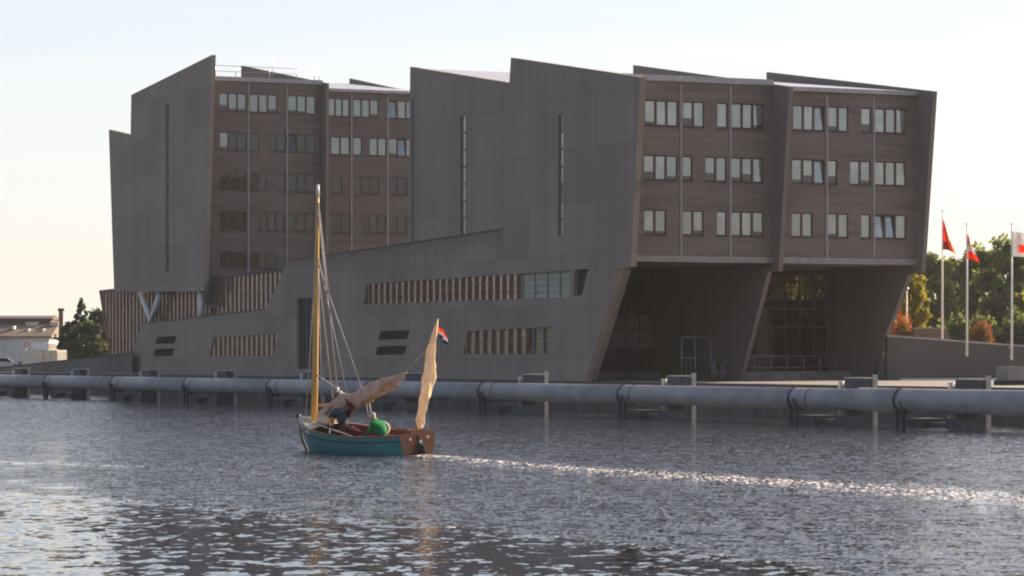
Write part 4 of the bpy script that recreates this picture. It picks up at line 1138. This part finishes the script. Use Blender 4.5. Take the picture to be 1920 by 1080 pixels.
# loose gear in the cockpit
def bw(p): p = Matrix.Rotation(HEEL, 3, 'X') @ Vector(p); q = S0+hdir*p.x+ldir*p.y; q.z = p.z; return q
rc = bpx(718,806,-.35)
rcm = MB()
for k in range(5): rcm.tube([(math.cos(a)*(.26-.01*k),.045*(k-2)+.02*math.sin(a*3),math.sin(a)*(.26-.01*k)) for a in [2*math.pi*q/16 for q in range(17)]], .026, 6, caps=False)
rope = rcm.build('rope_coil', M['ropep'], None, label='cream rope coil standing behind the person in green', cat='rope coil')
rope.location = bw(V(rc.x, rc.y, .86)); rope.rotation_euler = (0, R(12), BRZ+R(60))
bag = bpx(738,821,.55); bgm = MB().tube([(-.42,0,0),(-.36,0,0),(0,0,.01),(.36,0,0),(.42,0,0)], [.05,.12,.14,.12,.05], 12)
bo = bgm.build('canvas_bag', M['redbag'], None, label='bright red rolled bag on the stern bench of the boat', cat='bag'); bo.location = bw(V(bag.x, .60, .66)); bo.rotation_euler = (0,0,BRZ)
oar = MB().tube([(0,0,0),(2.3,0,.0)], .028, 8); oar.prism([(2.3,-.02,-.07),(2.9,-.02,-.09),(2.9,-.02,.09),(2.3,-.02,.07)], (0,.04,0))
oo = oar.build('wooden_oar', M['ropep'], None, label='pale wooden oar lying against the inside of the boat', cat='oar'); oo.location = bw(V(2.9,.72,.72)); oo.rotation_euler = (0,R(-12),BRZ+R(6))
fb = MB().box((-.3,-.25,0),(.3,.25,.28)).box((-.32,-.27,.283),(.32,.27,.34)); fb_o = fb.build('storage_crate', M['bark'], None, label='dark wooden crate amidships in the boat', cat='crate'); fb_o.location = bw(V(3.0,-.1,.21)); fb_o.rotation_euler = (0,0,BRZ)

# people aboard: green jacket bending forward, blue-grey jacket at the sail
gp_ = dict(pelvis=(0,0,.12), mid=(.16,0,.31), chest=(.34,0,.52), neck=(.46,0,.64), head=(.55,0,.71), crown=(.60,0,.80), face=(.8,0,-.5),
     shl=(.32,.21,.53), shr=(.32,-.21,.53), ell=(.36,.34,.24), elr=(.36,-.34,.24), wrl=(.56,.24,.10), wrr=(.56,-.24,.10),
     hipl=(.04,.11,.10), hipr=(.04,-.11,.10), knl=(.45,.15,.14), knr=(.45,-.15,.14), anl=(.46,.15,-.26), anr=(.46,-.15,-.26), toel=(.62,.16,-.30), toer=(.62,-.16,-.30))
gl = bpx(720,824,.45); gl.z = .50
make_person(bw(gl), BRZ, 'person in a green jacket sitting bent forward near the stern', gp_, M['green'], M['hair'], 1.22)
bp2 = dict(pelvis=(0,0,.80), mid=(.10,0,1.0), chest=(.24,0,1.18), neck=(.36,0,1.32), head=(.43,0,1.41), crown=(.47,0,1.52), face=(.9,0,-.3),
     shl=(.24,.20,1.22), shr=(.24,-.20,1.22), ell=(.46,.28,1.10), elr=(.46,-.28,1.12), wrl=(.66,.16,1.20), wrr=(.68,-.14,1.24),
     hipl=(0,.11,.78), hipr=(0,-.11,.78), knl=(.14,.14,.42), knr=(.02,-.14,.42), anl=(.0,.14,.06), anr=(-.14,-.14,.06), toel=(.17,.15,.03), toer=(.04,-.15,.03))
pl2 = bpx(641,790,.15); pl2.z = .22
make_person(bw(pl2), BRZ, 'person in a blue-grey jacket stooping over the lowered sail by the mast', bp2, M['blue'], M['hairdark'], 1.0)

# ------------------------------------------------------------------ water
def pline(pts): return np.array([[on_z(u, v).x, on_z(u, v).y] for u, v in pts])
def dist_poly(X, Y, P):
    """signed side and distance to a polyline, and the fraction along it"""
    best = np.full(X.shape, 1e9); tt = np.zeros(X.shape); L = 0; seg = np.linalg.norm(np.diff(P, axis=0), axis=1); tot = seg.sum()
    for k in range(len(P)-1):
        a, b = P[k], P[k+1]; d = b-a; n2 = (d*d).sum()
        t = np.clip(((X-a[0])*d[0]+(Y-a[1])*d[1])/n2, 0, 1); q = np.hypot(X-a[0]-d[0]*t, Y-a[1]-d[1]*t)
        m = q < best; best = np.where(m, q, best); tt = np.where(m, (L+t*seg[k])/tot, tt); L += seg[k]
    return best, tt
rows = []; D = 34.0
while D < 330: rows.append(D); D += max(.05, D*D/20160*.62)
while D < 6000: rows.append(D); D *= 1.12
rows = np.array(rows)
fine = np.tan(np.linspace(-11.5, 11.5, 760)*math.pi/180); co = np.tan(np.linspace(12.5, 62, 40)*math.pi/180)
cols = np.concatenate([-co[::-1], fine, co])
YY, KX = np.meshgrid(rows, cols, indexing='ij'); XX = YY*KX
r = np.random.default_rng(5)
wakeA = pline([(-200,856),(60,868),(400,880),(700,912),(850,932),(1060,960),(1400,985)])
wakeB = pline([(-300,905),(150,932),(350,948),(560,966),(800,985),(1000,1003),(1250,1030),(1480,1060),(1750,1110)])
wakeC = pline([(775,852),(900,864),(1100,880),(1350,897),(1600,912),(1950,936),(2400,968)])
wakeD = pline([(1000,868),(1200,880)])
hwave = np.zeros_like(XX)
fade = np.clip((150-YY)/90, 0, 1)
# broad ripples: many short-crested components, wind roughly along the view
for k in range(60):
    lam = 10**r.uniform(math.log10(.5), math.log10(2.2)); th = r.normal(0, .8)+math.pi/2
    kx, ky = math.cos(th)*2*math.pi/lam, math.sin(th)*2*math.pi/lam
    amp = .0021*lam**1.0*r.uniform(.5,1.3)
    hwave += amp*np.sin(kx*XX+ky*YY+r.uniform(0, 6.28))*np.clip((90*lam-YY)/(45*lam), 0, 1)
dA, tA = dist_poly(XX, YY, wakeA); dB, tB = dist_poly(XX, YY, wakeB); dC, tC = dist_poly(XX, YY, wakeC)
# calm side of wake B (towards the camera)
side = np.zeros_like(XX)
for k in range(len(wakeB)-1): pass
yb_ = np.interp(XX, wakeB[:,0], wakeB[:,1]) if wakeB[0,0] < wakeB[-1,0] else np.interp(XX, wakeB[::-1,0], wakeB[::-1,1])
calm = 1/(1+np.exp((YY-yb_)/1.2))
ridge = .018*np.exp(-(dA/.55)**2)*np.cos(dA*3.0)*(1-.6*tA)+.018*np.exp(-(dB/.6)**2)*np.cos(dB*2.6)
ridge += .07*np.exp(-(dC/(.6+3.0*tC))**2)*(np.sin(XX*3.1+YY*1.3)+np.sin(XX*1.7-YY*2.2))*.5
ZZ = hwave*(.40-.14*calm)+ridge
boatmask = np.exp(-(np.hypot(XX-(S0.x+hdir.x*3.5), YY-(S0.y+hdir.y*3.5))/3.4)**2); ZZ *= 1-.8*boatmask
ZZ = np.where(YY < 330, ZZ, 0)
nr, nc = XX.shape
co_ = np.stack([XX, YY, ZZ], -1).reshape(-1, 3).astype(np.float32)
idx = np.arange(nr*nc).reshape(nr, nc)
quads = np.stack([idx[:-1,:-1], idx[:-1,1:], idx[1:,1:], idx[1:,:-1]], -1).reshape(-1)
nq = len(quads)//4
me = bpy.data.meshes.new('water'); me.vertices.add(nr*nc); me.vertices.foreach_set('co', co_.reshape(-1))
me.loops.add(nq*4); me.loops.foreach_set('vertex_index', quads.astype(np.int32))
me.polygons.add(nq); me.polygons.foreach_set('loop_start', np.arange(0, nq*4, 4, dtype=np.int32))
me.polygons.foreach_set('use_smooth', np.ones(nq, dtype=bool))
# ripple strength: smooth in front of the near wake, rough across the middle, sheltered along the pipe
shel = 1/(1+np.exp(-(YY-(PP.y+(PP.x-XX)*1.718-20))/5.0))
RM = 1.3
rip = RM-(RM-.70)*calm
rip = rip*(1-.62*shel)
rip = rip*(1+.30*np.exp(-(dC/2.5)**2))
wC = 1.2+7.4*tC
hb2 = np.exp(-(dC/wC)**2)*(.72+.28*np.cos(dC/wC*5.2))
foam_glint = .98*hb2*(1-.10*tC)+.86*np.exp(-(dA/.30)**2)*(1-.6*tA)+.84*np.exp(-(dB/.24)**2)*(1-.4*tB)  # wake foam, with the warm glitter painted in as pale flecks
bx_, by_ = (XX-S0.x)*hdir.x+(YY-S0.y)*hdir.y, (XX-S0.x)*ldir.x+(YY-S0.y)*ldir.y
foam_glint += .9*np.exp(-((bx_-.25)/.5)**2-((by_-.95)/.35)**2)+.85*np.exp(-((bx_+.9)/1.1)**2-(by_/.9)**2)+.55*np.exp(-((by_-1.25)/.28)**2)*np.clip(1-np.abs(bx_-1.7)/2.2, 0, 1)
for nm, arr in (('ripple', rip), ('calm', calm), ('foam_glint', np.clip(foam_glint, 0, 1))):
    a_ = me.attributes.new(nm, 'FLOAT', 'POINT'); a_.data.foreach_set('value', arr.reshape(-1).astype(np.float32))
me.update(calc_edges=True)
m, n, l, out = nt('canal_water')
geo = n.new('ShaderNodeNewGeometry')
def wn(sx_, sy_, scale, det):
    mp = n.new('ShaderNodeMapping'); mp.inputs['Scale'].default_value = (sx_, sy_, 1); l.new(geo.outputs['Position'], mp.inputs[0])
    return nz(n, l, mp.outputs[0], scale, det, .6)
def slope(noise_node, k):
    s_ = n.new('ShaderNodeVectorMath'); s_.operation = 'SUBTRACT'; l.new(noise_node.outputs['Color'], s_.inputs[0]); s_.inputs[1].default_value = (.5,.5,.5)
    m_ = n.new('ShaderNodeVectorMath'); m_.operation = 'SCALE'; l.new(s_.outputs[0], m_.inputs[0]); m_.inputs['Scale'].default_value = k
    return m_.outputs[0]
n1_, n2_ = wn(1.2,.8,2.4,2), wn(1.1,1,9.0,2)
ad = n.new('ShaderNodeVectorMath'); ad.operation = 'ADD'; 
at0 = n.new('ShaderNodeAttribute'); at0.attribute_name = 'calm'
def scl(v, f):
    m_ = n.new('ShaderNodeVectorMath'); m_.operation = 'SCALE'; l.new(v, m_.inputs[0]); l.new(f, m_.inputs['Scale']); return m_.outputs[0]
l.new(scl(slope(n1_, 1.0), mth(n, l, 'ADD', .40, mth(n, l, 'MULTIPLY', at0.outputs['Fac'], .12))), ad.inputs[0])
l.new(scl(slope(n2_, 1.0), mth(n, l, 'SUBTRACT', 1.0, mth(n, l, 'MULTIPLY', at0.outputs['Fac'], .92))), ad.inputs[1])
at1 = n.new('ShaderNodeAttribute'); at1.attribute_name = 'ripple'; at2 = n.new('ShaderNodeAttribute'); at2.attribute_name = 'foam_glint'
# gust patches change the ripple strength over tens of metres
gust = wn(.10,.06,1.0,3)
rs_ = mth(n, l, 'MULTIPLY', at1.outputs['Fac'], mth(n, l, 'ADD', .55, mth(n, l, 'MULTIPLY', gust.outputs[0], .9)))
sc_ = n.new('ShaderNodeVectorMath'); sc_.operation = 'SCALE'; l.new(ad.outputs[0], sc_.inputs[0]); l.new(rs_, sc_.inputs['Scale'])
fl2 = n.new('ShaderNodeVectorMath'); fl2.operation = 'MULTIPLY'; l.new(sc_.outputs[0], fl2.inputs[0]); fl2.inputs[1].default_value = (1,1,0)
nn = n.new('ShaderNodeVectorMath'); nn.operation = 'ADD'; l.new(geo.outputs['Normal'], nn.inputs[0]); l.new(fl2.outputs[0], nn.inputs[1])
nm_ = n.new('ShaderNodeVectorMath'); nm_.operation = 'NORMALIZE'; l.new(nn.outputs[0], nm_.inputs[0])
pb2 = n.new('ShaderNodeBsdfPrincipled'); pb2.inputs['Base Color'].default_value = (.036,.038,.054,1)
pb2.inputs['Roughness'].default_value = .03; pb2.inputs['IOR'].default_value = 1.5
l.new(nm_.outputs[0], pb2.inputs['Normal'])
fd_ = n.new('ShaderNodeBsdfDiffuse'); fd_.inputs['Color'].default_value = (.85,.77,.70,1)
fn = wn(1.0,.35,9.0,2)
ff = mth(n, l, 'ADD', mth(n, l, 'MULTIPLY', at2.outputs['Fac'], .62), mth(n, l, 'MULTIPLY', mth(n, l, 'SUBTRACT', fn.outputs[0], .5), 2.4))
fm_ = n.new('ShaderNodeMapRange'); fm_.inputs['From Min'].default_value = .58; fm_.inputs['From Max'].default_value = .86; fm_.inputs['To Max'].default_value = .95; l.new(ff, fm_.inputs['Value'])
mx = n.new('ShaderNodeMixShader'); l.new(fm_.outputs[0], mx.inputs[0]); l.new(pb2.outputs[0], mx.inputs[1]); l.new(fd_.outputs[0], mx.inputs[2]); l.new(mx.outputs[0], out.inputs[0])
me.materials.append(m)
wo = bpy.data.objects.new('water', me); COL.objects.link(wo); tag(wo, kind='structure')

# ------------------------------------------------------------------ light, sky, camera
SUN_B, SUN_E = 50.0, 21.0
w = bpy.data.worlds.new('World'); SC.world = w; w.use_nodes = True
wt = w.node_tree; wn_ = wt.nodes; wl_ = wt.links
sky = wn_.new('ShaderNodeTexSky'); sky.sky_type = 'NISHITA'; sky.sun_disc = False
sky.sun_elevation = R(SUN_E); sky.sun_rotation = R(SUN_B); sky.air_density = 0.6; sky.dust_density = 3.0; sky.ozone_density = 1.0
bg = wn_['Background']; tint = wn_.new('ShaderNodeMix'); tint.data_type = 'RGBA'; tint.blend_type = 'MULTIPLY'; tint.inputs[0].default_value = 1.0
wl_.new(sky.outputs[0], tint.inputs[6]); tint.inputs[7].default_value = (1.08, .975, .88, 1); 
# bright evening haze low in the sky on the sunward side, pale blue higher up, creamy at the horizon
tc = wn_.new('ShaderNodeTexCoord'); sx_ = wn_.new('ShaderNodeSeparateXYZ'); wl_.new(tc.outputs['Generated'], sx_.inputs[0])
HS = 1/(.12*2**1.18)
hr_ = wn_.new('ShaderNodeValToRGB'); e_ = hr_.color_ramp.elements
mr = wn_.new('ShaderNodeMapRange'); mr.inputs['From Max'].default_value = .42; wl_.new(sx_.outputs[2], mr.inputs['Value'])
ci = wn_.new('ShaderNodeTexNoise'); cmap = wn_.new('ShaderNodeMapping'); cmap.inputs['Scale'].default_value = (3.0, 3.0, 42.0); cmap.inputs['Rotation'].default_value = (0, R(3), 0)
wl_.new(tc.outputs['Generated'], cmap.inputs[0]); wl_.new(cmap.outputs[0], ci.inputs['Vector']); ci.inputs['Scale'].default_value = 1.6; ci.inputs['Detail'].default_value = 5
wl_.new(mr.outputs[0], hr_.inputs[0])
e_[0].position = 0; e_[0].color = (1.0,.945,.75,1); e_[1].position = .30; e_[1].color = (.76,.88,.98,1)
q9 = e_.new(.95); q9.color = (.66,.76,1.0,1)
q_ = e_.new(.14); q_.color = (.93,.95,.93,1)
cm = wn_.new('ShaderNodeMix'); cm.data_type = 'RGBA'; cr = wn_.new('ShaderNodeMapRange'); cr.inputs['From Min'].default_value = .52; cr.inputs['From Max'].default_value = .72; cr.inputs['To Max'].default_value = .45
wl_.new(ci.outputs[0], cr.inputs['Value']); wl_.new(cr.outputs[0], cm.inputs[0]); wl_.new(hr_.outputs[0], cm.inputs[6]); cm.inputs[7].default_value = (.99,.985,.98,1)
hsv = wn_.new('ShaderNodeMix'); hsv.data_type = 'RGBA'; hsv.blend_type = 'MULTIPLY'; hsv.inputs[0].default_value = 1; wl_.new(cm.outputs[2], hsv.inputs[6]); hsv.inputs[7].default_value = (HS,HS,HS,1); hsv.clamp_factor = False
vd = wn_.new('ShaderNodeVectorMath'); vd.operation = 'DOT_PRODUCT'; wl_.new(tc.outputs['Generated'], vd.inputs[0]); vd.inputs[1].default_value = (math.sin(R(SUN_B)), math.cos(R(SUN_B)), 0)
f1 = wn_.new('ShaderNodeMapRange'); f1.interpolation_type = 'SMOOTHSTEP'; f1.inputs['From Min'].default_value = .02; f1.inputs['From Max'].default_value = .49; f1.inputs['To Max'].default_value = .88; wl_.new(vd.outputs['Value'], f1.inputs['Value'])
f2 = wn_.new('ShaderNodeMapRange'); f2.interpolation_type = 'SMOOTHSTEP'; f2.inputs['From Min'].default_value = .80; f2.inputs['From Max'].default_value = .14; wl_.new(sx_.outputs[2], f2.inputs['Value'])
fm2 = wn_.new('ShaderNodeMath'); fm2.operation = 'MULTIPLY'; wl_.new(f1.outputs[0], fm2.inputs[0]); wl_.new(f2.outputs[0], fm2.inputs[1])
hz_ = wn_.new('ShaderNodeMix'); hz_.data_type = 'RGBA'; wl_.new(fm2.outputs[0], hz_.inputs[0]); wl_.new(tint.outputs[2], hz_.inputs[6]); wl_.new(hsv.outputs[2], hz_.inputs[7])
wl_.new(hz_.outputs[2], bg.inputs[0]); bg.inputs[1].default_value = .12
sd = bpy.data.lights.new('sun', 'SUN'); sd.energy = 5.0; sd.angle = R(.5); sd.color = (1, .80, .58)
so = bpy.data.objects.new('sun', sd); COL.objects.link(so)
sv = Vector((math.sin(R(SUN_B))*math.cos(R(SUN_E)), math.cos(R(SUN_B))*math.cos(R(SUN_E)), math.sin(R(SUN_E))))
so.rotation_euler = sv.to_track_quat('Z', 'Y').to_euler(); so.location = (60, 40, 60)
cd = bpy.data.cameras.new('camera'); cam = bpy.data.objects.new('camera', cd); COL.objects.link(cam)
cam.location = (0, 0, HC); cam.rotation_euler = (R(90), 0, 0)
cd.sensor_width = 36; cd.lens = 36*F/1920; cd.shift_y = (HZ-540)/1920; cd.clip_start = .5; cd.clip_end = 20000
SC.camera = cam
SC.view_settings.view_transform = 'Standard'; SC.view_settings.look = 'None'; SC.view_settings.exposure = 1.18; SC.view_settings.gamma = 1
SC.cycles.max_bounces = 6; SC.cycles.diffuse_bounces = 3; SC.cycles.glossy_bounces = 4; SC.cycles.transparent_max_bounces = 8
SC.cycles.filter_width = 2.0

# ------------------------------------------------------------------ evening air
hzb = MB().box((-5200,-120,-5),(5200,6600,60))
m, n, l, out = nt('air')
pv = n.new('ShaderNodeVolumePrincipled'); pv.inputs['Color'].default_value = (.90,.92,1,1); pv.inputs['Density'].default_value = .00008; pv.inputs['Anisotropy'].default_value = .2
l.new(pv.outputs[0], out.inputs['Volume'])
hzb.build('haze', m, None, kind='stuff')
SC.cycles.volume_bounces = 0
